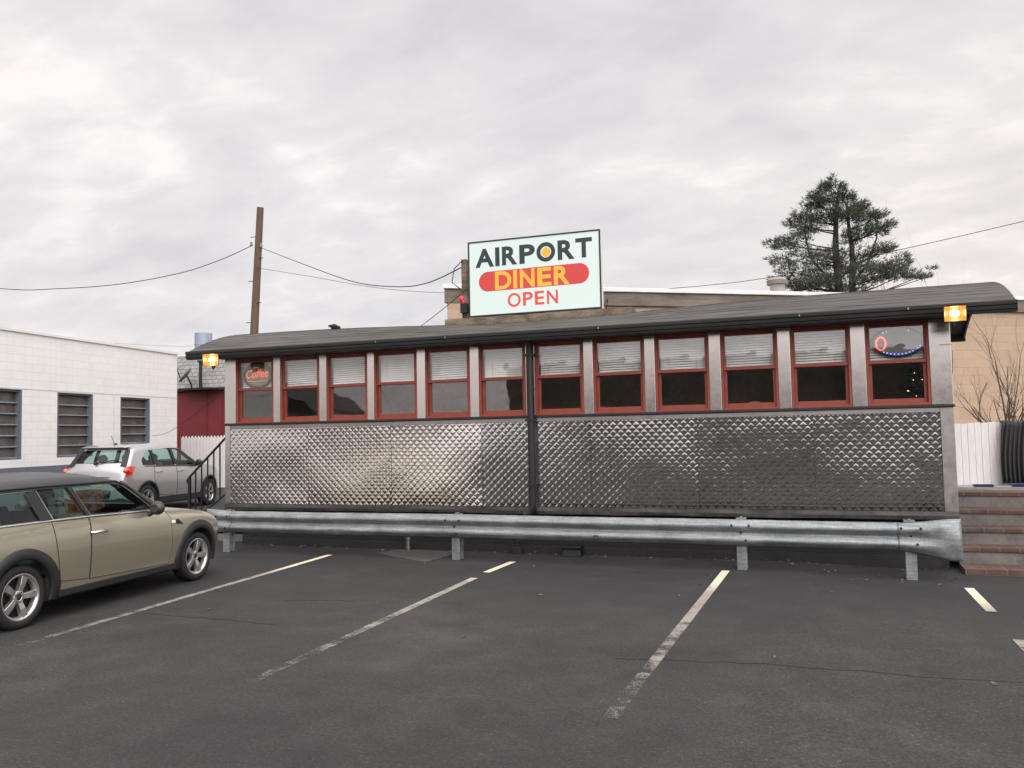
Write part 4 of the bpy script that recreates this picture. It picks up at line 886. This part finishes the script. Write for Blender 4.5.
# ------------------------------------------------------------------ cars
def make_car(name, label, S, loc, rz):
    root = thing(name, label, 'car', loc, rz, None, False)
    ztop = pchip(S['top']); wp = pchip(S['plan']); sec = pchip(S['sec']); zbot = pchip(S['bot'])
    x0, x1 = S['top'][0][0], S['top'][-1][0]
    def side(x, z): return wp(x) * sec(z)
    crown = pchip(S['crown'])
    def ring(x, inset=0, zb=None, n1=16):
        zt = ztop(x) - inset; zb = zbot(x) if zb is None else zb
        c = min(crown(x), max(.004, (zt - zb) * .3)); r_ = min(S['r'], (zt - zb) * .35)
        ze = zt - c - r_; pts = [(0, zb), (max(.05, side(x, zb) - inset - .12), zb)]
        for k in range(n1 + 1): z = zb + .03 + (ze - zb - .03) * k / n1; pts.append((side(x, z) - inset, z))
        ye = side(x, ze) - inset
        slope = (side(x, ze) - side(x, ze - .02)) / .02
        for k in range(1, 6):
            a = k / 6 * math.pi / 2; pts.append((ye + slope * r_ * math.sin(a) * .9 - r_ * 1.2 * (1 - math.cos(a)), ze + r_ * math.sin(a)))
        yt = pts[-1][0]; zl = pts[-1][1]
        for k in range(1, 7): f = 1 - k / 7; pts.append((yt * f, zt - (zt - zl) * (f ** 2.2)))
        pts.append((0, zt)); full = pts + [(-y, z) for y, z in pts[-2:0:-1]]
        return full
    def shell(xa, xb, n, inset=0, zb=None):
        mb = MB(); rows = []
        for i in range(n + 1):
            x = xa + (xb - xa) * i / n; rows.append([(x + (S['nose'](z) if inset == 0 and i > n * .8 else 0) * ((i / n - .8) / .2 if i > n * .8 else 0), y, z) for y, z in ring(x, inset, zb)])
        mb.grid(rows, True, True); m_ = len(rows[0]); mb.add(rows[0], [tuple(range(m_))]); mb.add(rows[-1], [tuple(range(m_ - 1, -1, -1))])
        return mb
    cutters = []
    def cutter(mb):
        o = mb.build('cutter', [M['caboin'], M['caboin']], root); 
        for p in o.data.polygons: p.material_index = 1
        cutters.append(o)
    body = shell(x0, x1, 110).build('body', [S['paint'], M['caboin']], root)
    fx, rx, wr = S['axf'], S['axr'], S['arch']
    for ax_ in (fx, rx):
        for sg_ in (1, -1):
            q = MB(); q.tube([(ax_, sg_ * .50, S['wr']), (ax_, sg_ * 1.2, S['wr'])], wr, 40, True, False); cutter(q)
    q = shell(S['cab'][0], S['cab'][1], 40, .06, S['cabz']); cutter(q)
    for poly in S['sidewin']: q = MB(); q.prism(poly, lambda p, q_, t_: (p, t_, q_), -1.3, 1.3); cutter(q)
    for (xa, xb, yw, za, zb2, yw2) in S['endwin']:
        q = MB(); q.hexa([(xa, -yw, za), (xb, -yw, za), (xb, yw, za), (xa, yw, za)], [(xa, -yw2, zb2), (xb, -yw2, zb2), (xb, yw2, zb2), (xa, yw2, zb2)]); cutter(q)
    for c in cutters:
        md = body.modifiers.new('cut', 'BOOLEAN'); md.operation = 'DIFFERENCE'; md.solver = 'EXACT'; md.object = c
    bpy.context.view_layer.update(); dg = bpy.context.evaluated_depsgraph_get(); me = bpy.data.meshes.new_from_object(body.evaluated_get(dg))
    body.modifiers.clear(); body.data = me; me.set_sharp_from_angle(angle=R(28))
    for c in cutters: bpy.data.objects.remove(c)
    # strips and patches that follow the body surface
    def patch(poly, off, sgn, nz=14, nx=14, thick=None):
        mb = MB(); zs = [p[1] for p in poly]; z0_, z1_ = min(zs), max(zs); rows = []
        for j in range(nz + 1):
            z = z0_ + (z1_ - z0_) * (j + (.002 if j == 0 else 0) - (.002 if j == nz else 0)) / nz; xs_ = []
            for (a, b_) in zip(poly, poly[1:] + poly[:1]):
                if (a[1] - z) * (b_[1] - z) <= 0 and a[1] != b_[1]: xs_.append(a[0] + (b_[0] - a[0]) * (z - a[1]) / (b_[1] - a[1]))
            xa, xb = min(xs_), max(xs_); rows.append([(xa + (xb - xa) * i / nx, sgn * (side(xa + (xb - xa) * i / nx, z) + off), z) for i in range(nx + 1)])
        mb.grid(rows, True)
        if thick:
            R2 = [[(x, y - sgn * thick, z) for x, y, z in r_] for r_ in rows]
            for e in (0, -1): mb.grid([rows[e], R2[e]], False)
            mb.grid([[r_[0] for r_ in rows], [r_[0] for r_ in R2]], False); mb.grid([[r_[-1] for r_ in rows], [r_[-1] for r_ in R2]], False)
        return mb
    def line(pts, off, sgn, r_, n=10, close=False):
        L = []; P = pts + ([pts[0]] if close else [])
        for a, b_ in zip(P[:-1], P[1:]):
            for k in range(n): f = k / n; x = a[0] + (b_[0] - a[0]) * f; z = a[1] + (b_[1] - a[1]) * f; L.append((x, sgn * (side(x, z) + off), z))
        x, z = P[-1]; L.append((x, sgn * (side(x, z) + off), z)); return MB().tube(L, r_, 6)
    for sgn in (-1, 1):
        for poly in S['sidewin']: patch(poly, -.014, sgn).build('window', M['carglass'], root, fixn=False)
        for poly in S.get('blackout', []): patch(poly, .003, sgn, 8, 8, .01).build('pillar_trim', M['plastic'], root, fixn=False)
        for i, poly in enumerate(S['doors']):
            d = patch(poly, .0035, sgn, 16, 12, .012).build('door', S['paint'], root, fixn=False)
            s = line(poly, .0012, sgn, .0038, 10, True).build('door_seal', M['blackmatte'], None, fixn=False); s.parent = d
            if i < len(S['handles']) and S['handles'][i]:
                hx, hz = S['handles'][i]; q = MB(); yb = side(hx, hz)
                q.tube([(hx - .10, sgn * (yb + .008), hz), (hx - .085, sgn * (yb + .035), hz), (hx, sgn * (yb + .042), hz + .004), (hx + .085, sgn * (yb + .035), hz), (hx + .10, sgn * (yb + .008), hz)], .0165, 8)
                s = q.build('handle', S['handlemat'], None); s.parent = d
        for ax_, rin, rout in S['clad']:
            mb = MB(); rows = []
            for k in range(41):
                a = R(-14 + 208 * k / 40); row = []
                for rr_, of in ((rin, -.03), (rin, .012), (rin + .012, .020), (rout - .008, .017), (rout, -.012)):
                    x = ax_ + rr_ * math.cos(a); z = max(S['cladz'], S['wr'] + rr_ * math.sin(a)); row.append((x, sgn * (side(x, z) + of), z))
                rows.append(row)
            mb.grid(rows, True); mb.build('wheel_arch_trim', M['plastic'], root, fixn=False)
        sa, sb, sz0, sz1 = S['sill']; mb = MB(); rows = []
        for k in range(21):
            x = sa + (sb - sa) * k / 20; rows.append([(x, sgn * (side(x, sz1) - .01), sz1), (x, sgn * (side(x, sz1) + .014), sz1 - .008), (x, sgn * (side(x, sz1) + .014), sz0 + .03), (x, sgn * (side(x, sz0) - .03), sz0), (x, sgn * (side(x, sz0) - .2), sz0)])
        mb.grid(rows, False); mb.build('sill_trim', M['plastic'], root, fixn=False)
        for pts, r_, mt, nm in S['strips']: line(pts, .004, sgn, r_).build(nm, M[mt], root, fixn=False)
        # mirror
        mx_, mz_ = S['mirror']; yb = side(mx_, mz_ - .06); q = MB(); rows = []
        for k in range(9):
            t = k / 8; e = math.sin(math.pi * min(.97, max(.05, .12 + t * .8))) ** .55
            rows.append([(mx_ + .085 * (t - .35) * 1.25, sgn * (yb + .112 + .092 * e * math.cos(2 * math.pi * j / 16)), mz_ + .078 * e * math.sin(2 * math.pi * j / 16)) for j in range(16)])
        q.grid(rows, True, True); q.add(rows[0], [tuple(range(16))]); q.add(rows[-1], [tuple(range(15, -1, -1))])
        q.tube([(mx_ + .02, sgn * (yb - .01), mz_ - .075), (mx_ + .01, sgn * (yb + .06), mz_ - .05)], [.03, .025], 8); q.build('mirror', S['mirrormat'], root)
        for poly, mt, nm, of in S['patches']: patch(poly, of, sgn, 10, 10, .02).build(nm, M[mt], root, fixn=False)
        # lamps wrapped on the corners
        for (cx, cz, a_, b_, mt, nm, yfix) in S['fronts']:
            q = MB(); q.ball((cx, sgn * yfix, cz), .06, a_, b_); q.build(nm, M[mt], root)
    for pane in S['endpanes']:
        q = MB(); rows = []; (xa, za, ya), (xb, zb2, yb2), c_ = pane
        for j in range(9):
            f = j / 8; row = []
            x = xa + (xb - xa) * f; yw = ya + (yb2 - ya) * f; zt = ztop(x) - .014
            for i in range(13): u = -1 + 2 * i / 12; row.append((x, u * yw, zt - crown(x) * (abs(u) * yw / max(.3, side(x, zt - .1))) ** 2.2))
            rows.append(row)
        q.grid(rows, True); q.build('windscreen' if c_ else 'rear_window', M['carglass'], root, fixn=False)
    # wheels
    for ax_ in (fx, rx):
        for sgn in (-1, 1):
            R0, wd = S['wr'], S['ww']; yc = sgn * (S['track'] - wd / 2); rr_ = S['rim']
            F = lambda r_, h, a: (ax_ + r_ * math.sin(a), yc + sgn * h, R0 + r_ * math.cos(a))
            q = MB(); h = wd / 2
            q.lathe([(rr_ - .01, -h * .9), (rr_ + .02, -h), (R0 - .035, -h), (R0 - .008, -h * .82), (R0, -h * .55), (R0, h * .55), (R0 - .008, h * .82), (R0 - .035, h), (rr_ + .02, h * .98), (rr_ - .008, h * .88), (rr_ - .012, h * .5)], 44, F)
            q.lathe([(.001, -h * .1), (rr_ - .012, -h * .1)], 32, F)     # dark brake behind the spokes
            wo = q.build('wheel', M['rubber'], root)
            q = MB(); q.lathe([(rr_ - .035, h * .2), (rr_ - .028, h * .72), (rr_ - .010, h * .92), (rr_ + .004, h * .9), (rr_ - .004, h * .6)], 44, F)
            ns = S['spokes']
            for k in range(ns):
                a0 = 2 * math.pi * k / ns + .3; A = lambda r_, t, h_: F(r_, h_, a0 + t / max(r_, .02))
                w1, w2 = S['spw']
                fr_ = [A(.035, -w1, h * .62), A(.035, w1, h * .62), A(rr_ - .022, w2, h * .82), A(rr_ - .022, -w2, h * .82)]; bk_ = [A(.035, -w1 * 1.15, h * .2), A(.035, w1 * 1.15, h * .2), A(rr_ - .022, w2 * 1.1, h * .35), A(rr_ - .022, -w2 * 1.1, h * .35)]
                md_ = [A(rr_ * .55, -(w1 * .5 + w2 * .5) * 1.02, h * .80), A(rr_ * .55, (w1 * .5 + w2 * .5) * 1.02, h * .80)]
                q.add(fr_ + bk_ + md_, [(0, 1, 9, 8), (8, 9, 2, 3), (0, 8, 3, 7, 4), (1, 5, 6, 2, 9), (4, 7, 6, 5)])
            q.lathe([(.062, h * .2), (.062, h * .64), (.052, h * .70), (.03, h * .72), (.029, h * .66), (.001, h * .66)], 24, F)
            rim = q.build('rim', M['alloy'], None); rim.parent = wo
            rim.modifiers.new('bevel', 'BEVEL').width = .004
            q = MB(); q.lathe([(.027, h * .665), (.027, h * .69), (.001, h * .70)], 16, F)
            for k in range(4): a = 2 * math.pi * k / 4 + .5; c_ = F(.046, h * .72, a); q.ball(c_, .007, .004, .007, 6, 4)
            o = q.build('hub_cap', M['blackmatte'], None); o.parent = wo
    # cabin: seats, dash and wheel
    for sx_, rowx in [(s, x) for x in S['seats'] for s in (-1, 1)]:
        q = MB(); y = sx_ * .36; zc = S['seatz']
        q.hexa([(rowx - .05, y - .23, zc - .12), (rowx + .45, y - .23, zc - .12), (rowx + .45, y + .23, zc - .12), (rowx - .05, y + .23, zc - .12)], [(rowx - .05, y - .24, zc + .02), (rowx + .48, y - .22, zc + .05), (rowx + .48, y + .22, zc + .05), (rowx - .05, y + .24, zc + .02)])
        q.hexa([(rowx - .13, y - .23, zc), (rowx + .05, y - .23, zc), (rowx + .05, y + .23, zc), (rowx - .13, y + .23, zc)], [(rowx - .28, y - .19, zc + .52), (rowx - .16, y - .19, zc + .52), (rowx - .16, y + .19, zc + .52), (rowx - .28, y + .19, zc + .52)])
        q.ball((rowx - .23, y, zc + .63), .055, .13, .10, 14, 8); q.build('seat', M['seat'], root, .03)
    q = MB(); xd, zd = S['dash']; q.hexa([(xd - .1, -.62, zd - .35), (xd + .35, -.62, zd - .35), (xd + .35, .62, zd - .35), (xd - .1, .62, zd - .35)], [(xd, -.6, zd), (xd + .35, -.6, zd + .03), (xd + .35, .6, zd + .03), (xd, .6, zd)]); q.build('dashboard', M['caboin'], root, .03)
    q = MB(); c_ = Vector((xd - .12, .36, zd + .0)); n_ = Vector((-.9, 0, .42)).normalized(); e1 = Vector((0, 1, 0)); e2 = n_.cross(e1)
    q.tube([c_ + (e1 * math.cos(k * math.pi / 12) + e2 * math.sin(k * math.pi / 12)) * .185 for k in range(25)], .016, 8, False); q.tube([c_ - e1 * .18, c_ + e1 * .18], .018, 6); q.tube([c_, c_ - n_ * .25], .03, 8); q.build('steering_wheel', M['plastic'], root)
    return root, side, ztop, crown, patch

# small champagne wagon with a dark roof
axf, axr = 1.289, -1.289
club = dict(axf=axf, axr=axr, wr=.289, arch=.345, r=.075, paint=M['brass_paint'], track=.812, ww=.185, rim=.213, spokes=5, spw=(.022, .033),
    top=[(-1.99, .62), (-1.97, .80), (-1.93, 1.0), (-1.86, 1.22), (-1.80, 1.315), (-1.70, 1.350), (-1.2, 1.378), (-.55, 1.385), (-.10, 1.358), (.06, 1.325), (.36, 1.145), (.66, .968), (.74, .945), (1.05, .915), (1.40, .862), (1.68, .785), (1.85, .70), (1.96, .58)],
    plan=[(-1.99, .66), (-1.93, .74), (-1.80, .79), (-1.5, .825), (-.9, .838), (0, .840), (.9, .838), (1.3, .828), (1.55, .805), (1.75, .74), (1.88, .645), (1.96, .51)],
    sec=[(.15, .93), (.25, .965), (.40, .99), (.58, 1.0), (.75, .992), (.88, .968), (.94, .945), (1.05, .892), (1.26, .79), (1.40, .70)],
    bot=[(-1.99, .30), (-1.7, .20), (-1.2, .17), (1.3, .17), (1.7, .19), (1.96, .25)], crown=[(-1.99, .02), (-1.8, .045), (.1, .045), (.6, .05), (1.0, .035), (1.96, .03)], nose=lambda z: .05 - .25 * (z - .45) ** 2,
    cab=(-1.80, .86), cabz=.38,
    sidewin=[[(-1.66, .955), (-.955, .955), (-1.055, 1.235), (-1.62, 1.225)], [(-.90, .953), (-.475, .950), (-.605, 1.243), (-1.0, 1.238)], [(-.425, .948), (.50, .922), (.16, 1.215), (.08, 1.236), (-.555, 1.245)]],
    endwin=[(.0, 1.2, .60, .985, 1.285, .50), (-2.3, -1.5, .58, .99, 1.24, .50)], endpanes=[((.70, 0, .64), (.10, 0, .53), True), ((-1.93, 0, .6), (-1.82, 0, .52), False)],
    blackout=[[(-1.70, 1.230), (-.56, 1.2475), (.07, 1.239), (.05, 1.272), (-1.70, 1.262)], [(-1.055, .95), (-.915, .95), (-1.01, 1.245), (-1.16, 1.24)], [(-.475, .946), (-.432, .946), (-.56, 1.246), (-.60, 1.246)]],
    doors=[[(-.472, .32), (.735, .285), (.79, .48), (.765, .80), (.66, .90), (-.452, .925)], [(-.855, .36), (-.485, .325), (-.467, .926), (-.935, .932)]], handles=[(-.365, .775), None], handlemat=M['chrome'],
    clad=[(axf, .335, .44), (axr, .335, .44)], cladz=.19, sill=(-.875, .875, .185, .278),
    strips=[([(-1.80, .944), (-.9, .942), (-.45, .937), (.53, .909)], .0095, 'chrome', 'belt_trim'), ([(-1.72, 1.262), (-.9, 1.268), (.06, 1.262), (.22, 1.19), (.55, .93)], .012, 'plastic', 'drip_rail')],
    mirror=(.40, .945), mirrormat=M['black_roof'], patches=[([(.80, .735), (.985, .705), (.90, .775), (.80, .782)], 'plastic', 'side_vent', .006), ([(.775, .738), (.835, .735), (.835, .775), (.775, .775)], 'lamp_lens', 'side_lamp', .012), ([(-1.80, .40), (-1.72, .40), (-1.66, .50), (-1.78, .50)], 'tail', 'side_reflector', .01), ([(1.715, .36), (1.75, .36), (1.745, .46), (1.715, .46)], 'amber', 'side_marker', .01)],
    fronts=[(1.76, .64, .11, .12, 'lamp_lens', 'headlight', .52), (-1.93, .72, .05, .16, 'tail', 'tail_light', .66)], seats=(-.35, -1.15), seatz=.52, dash=(.40, .86))
CX, CY = -7.815, 7.06; HEAD = R(94.5)
car1, side1, zt1, cr1, patch1 = make_car('wagon_car', 'champagne beige small wagon with dark roof parked at left', club, (CX, CY, 0), HEAD)
# dark roof skin laid over the top of the body
def roof_skin(car, S, zt, cr, side, xa, xb, zlow, mat, name):
    q = MB(); rows = []
    for i in range(41):
        x = xa + (xb - xa) * i / 40; z1 = zt(x); row = []
        for k in range(33):
            u = -1 + 2 * k / 32; e = abs(u); c = cr(x); r_ = S['r']; ze = z1 - c - r_
            if e > .86:
                f = (e - .86) / .14; z = ze - f * (ze - zlow(x)); y = side(x, z) + .006
            elif e > .70:
                a = (1 - (e - .70) / .16) * math.pi / 2; sl_ = (side(x, ze) - side(x, ze - .02)) / .02; z = ze + r_ * math.sin(a); y = side(x, ze) + sl_ * r_ * math.sin(a) * .9 - r_ * 1.2 * (1 - math.cos(a)) + .006; z += .004
            else:
                yt = side(x, ze) + (side(x, ze) - side(x, ze - .02)) / .02 * r_ * .9 - r_ * 1.2; f = e / .70; y = yt * f; z = z1 - c * f ** 2.2 + .006
            row.append((x, math.copysign(y, u) if u else 0, z))
        rows.append(row)
    q.grid(rows, True); o = q.build(name, mat, car, fixn=False); return o
roof_skin(car1, club, zt1, cr1, side1, -1.84, .10, lambda x: 1.258, M['black_roof'], 'roof')
q = MB()
for sg_ in (-1, 1):     # dark front pillars
    rows = []
    for i in range(13):
        f = i / 12; z = .925 + (1.25 - .925) * f; x = .53 + (.10 - .53) * f; zc_ = zt1(x + .10)
        rows.append([(x - .004, sg_ * (side1(x, z) + .004), z), (x + .06, sg_ * (side1(x, z) - .002), z + .012), (x + .11, sg_ * (side1(x, z) - .045), min(z + .05, zt1(x + .11) + .004))])
    q.grid(rows, True)
q.build('front_pillar', M['black_roof'], car1, fixn=False)

q = MB(); rows = []      # tail of the wagon: bumper, plate, door split and handles
for k in range(21):
    y = -.74 + 1.48 * k / 20; bx = -2.03 + .14 * (abs(y) / .74) ** 3; rows.append([(bx + .06, y, .24), (bx, y, .27), (bx - .012, y, .42), (bx - .012, y, .52), (bx + .05, y, .56)])
q.grid(rows, True); q.build('rear_bumper', M['plastic'], car1, fixn=False)
q = MB(); q.box(-2.002, -1.985, -.26, .26, .62, .73); q.build('number_plate', M['pale_plastic'], car1, .003)
q = MB(); q.box(-2.000, -1.93, -.006, .006, .57, .95); q.build('door_seal', M['blackmatte'], car1)
for sg_ in (-1, 1): q = MB(); q.box(-2.005, -1.97, sg_ * .09 - .05, sg_ * .09 + .05, .78, .81); q.build('handle', M['chrome'], car1, .005)
# silver crossover seen from behind
axf2, axr2 = 1.2775, -1.2775
suv = dict(axf=axf2, axr=axr2, wr=.335, arch=.385, r=.10, paint=M['silver_paint'], track=.875, ww=.20, rim=.225, spokes=5, spw=(.018, .024),
    top=[(-2.06, .66), (-2.05, .85), (-2.00, 1.02), (-1.88, 1.16), (-1.62, 1.49), (-1.54, 1.545), (-1.3, 1.575), (-.7, 1.605), (-.2, 1.60), (.12, 1.55), (.55, 1.32), (.98, 1.115), (1.1, 1.09), (1.5, 1.04), (1.85, .95), (2.02, .82), (2.10, .62)],
    plan=[(-2.06, .72), (-1.98, .80), (-1.8, .845), (-1.2, .875), (0, .885), (1.0, .88), (1.5, .855), (1.8, .77), (2.0, .62), (2.10, .48)],
    sec=[(.20, .93), (.35, .97), (.55, .99), (.75, 1.0), (.95, .985), (1.05, .955), (1.2, .90), (1.48, .785), (1.62, .71)],
    bot=[(-2.06, .40), (-1.7, .27), (-1.2, .22), (1.3, .22), (1.8, .24), (2.10, .32)], crown=[(-2.06, .03), (-1.7, .06), (.1, .05), (1.0, .05), (2.1, .04)], nose=lambda z: .06 - .2 * (z - .6) ** 2,
    cab=(-1.86, 1.1), cabz=.45,
    sidewin=[[(-1.42, 1.10), (-.96, 1.085), (-.92, 1.445), (-1.13, 1.425), (-1.40, 1.26)][:4] and [(-1.40, 1.11), (-.97, 1.09), (-.97, 1.445), (-1.16, 1.43), (-1.40, 1.22)], [(-.93, 1.085), (-.20, 1.065), (-.24, 1.47), (-.93, 1.45)], [(-.13, 1.063), (.78, 1.04), (.30, 1.41), (.12, 1.455), (-.17, 1.47)]],
    endwin=[(.2, 1.5, .64, 1.15, 1.46, .52), (-2.5, -1.45, .62, 1.17, 1.45, .53)], endpanes=[((1.0, 0, .70), (.18, 0, .56), True), ((-1.90, 0, .68), (-1.62, 0, .57), False)],
    blackout=[[(-.985, 1.085), (-.92, 1.083), (-.92, 1.452), (-.985, 1.446)], [(-.215, 1.06), (-.12, 1.058), (-.16, 1.472), (-.25, 1.472)]], doors=[[(-.16, .36), (.86, .36), (.92, .60), (.88, 1.0), (-.16, 1.035)], [(-.86, .42), (-.175, .36), (-.175, 1.035), (-1.02, 1.06), (-1.05, .80)]], handles=[(-.05, .93), (-.87, .945)], handlemat=M['silver_paint'],
    clad=[(axf2, .375, .435), (axr2, .375, .435)], cladz=.25, sill=(-.86, .86, .20, .37),
    strips=[([(-1.35, 1.085), (-.2, 1.052), (.80, 1.028)], .010, 'plastic', 'belt_trim')],
    mirror=(.62, 1.10), mirrormat=M['black'], patches=[([(-2.0, .88), (-1.82, .92), (-1.66, 1.10), (-1.90, 1.10)], 'tail', 'tail_light', .012)],
    fronts=[(1.80, .84, .12, .10, 'lamp_lens', 'headlight', .62)], seats=(-.15, -1.0), seatz=.62, dash=(.62, 1.0))
# front right contact measured at (-14.76,17.77); the car heads away from the camera
SH = R(98); SC = .99
h_ = Vector((math.cos(SH), math.sin(SH), 0)); rt = Vector((h_.y, -h_.x, 0)); base = Vector((-14.80, 17.95, 0)) - h_ * axf2 * SC - rt * .86 * SC
car2, side2, zt2, cr2, patch2 = make_car('silver_suv', 'silver compact SUV parked beside the white building', suv, tuple(base), SH); car2.scale = (SC, SC, SC * 1.025)
for sg_ in (-1, 1):
    q = MB(); q.ball((-1.91, sg_ * .775, 1.0), .10, .072, .075); q.build('lamp_lens', M['tail'], car2)
    q = MB(); q.grid([[(x, sg_ * (y0_ + (y1_ - y0_) * i / 6), zt2(x) - cr2(x) * ((y0_ + (y1_ - y0_) * i / 6) / .78) ** 2.2 + .006) for i in range(7)] for x, y0_, y1_ in [(-1.91 + .30 * k / 8, .60 - .07 * k / 8, .755 - .11 * k / 8) for k in range(9)]], True); q.build('glass_surround', M['plastic'], car2, fixn=False)
q = MB(); q.box(-2.075, -2.055, -.45, .45, .875, .895); q.box(-2.08, -2.05, -.09, .09, .86, .91); q.build('tailgate_bar', M['chrome'], car2, .004)
q = MB(); q.box(-2.075, -2.062, -.26, .26, .70, .82); q.build('number_plate', M['pale_plastic'], car2, .003)
q = MB(); rows = []
for k in range(21):
    y = -.80 + 1.6 * k / 20; bx = -2.10 + .22 * (abs(y) / .8) ** 3; rows.append([(bx + .05, y, .40), (bx, y, .42), (bx - .01, y, .58), (bx + .04, y, .62)])
q.grid(rows, True); q.build('rear_bumper', M['plastic'], car2, fixn=False)
q = MB(); q.tube([(-1.90, .02, 1.18), (-1.86, -.28, 1.22), (-1.83, -.5, 1.24)], .014, 6); q.tube([(-1.95, .02, 1.16), (-1.88, .02, 1.2)], .03, 8); q.build('wiper', M['plastic'], car2)
q = MB(); q.tube([(-1.28, 0, 1.56), (-1.42, 0, 1.78)], .006, 5); q.tube([(-1.30, 0, 1.565), (-1.24, 0, 1.585)], .035, 8); q.build('aerial', M['plastic'], car2)
q = MB(); q.hexa([(-1.70, -.56, 1.50), (-1.45, -.60, 1.535), (-1.45, .60, 1.535), (-1.70, .56, 1.50)], [(-1.71, -.54, 1.525), (-1.45, -.58, 1.57), (-1.45, .58, 1.57), (-1.71, .54, 1.525)]); q.build('spoiler', M['silver_paint'], car2, .01)

# ------------------------------------------------------------------ across the lot, behind the camera (what the steel and glass reflect)
bb = thing('added_brick_building', 'unseen dark brick building added behind the camera to darken reflections', 'building', (.5, -40, 0))  # invented building, placed to darken what the right-hand steel and panes reflect
q = MB(); q.box(-23, 24, -52, -40, 0, 6.6); q.build('wall', M['brownbrick'], bb)
q = MB(); q.box(-23.2, 24.2, -52.2, -39.8, 6.6, 6.9); q.build('cornice', M['cornice'], bb)
for k in range(10):
    q = MB(); q.box(-20 + 4.2 * k, -18.2 + 4.2 * k, -40, -39.9, 1.0, 2.6); q.build('window', M['carglass'], bb); q = MB(); q.box(-20 + 4.2 * k, -18.2 + 4.2 * k, -40, -39.9, 3.8, 5.4); q.build('window', M['carglass'], bb)
ho = thing('beige_house', 'beige house with a dark roof far left behind the camera', 'house', (-51.5, -53, 0))
q = MB(); q.box(-57, -46, -58, -48, 0, 4.2); q.build('wall', M['siding'], ho)
q = MB(); q.prism([(-57.4, 4.2), (-45.6, 4.2), (-51.5, 7.2)], lambda p, q_, t_: (p, t_, q_), -58.4, -47.6); q.build('roof', M['old_concrete'], ho)
for x, y, lab in ((-66, -50, 'pine at the far side of the beige house'),):
    c = copy_tree(pt); c.location = (x, y, -.2); c.scale = (1.3, 1.3, 1.0); c.rotation_euler = (0, 0, x); c['label'] = lab

# tidy the helper property
for o in scene.objects:
    if '_off' in o: del o['_off']
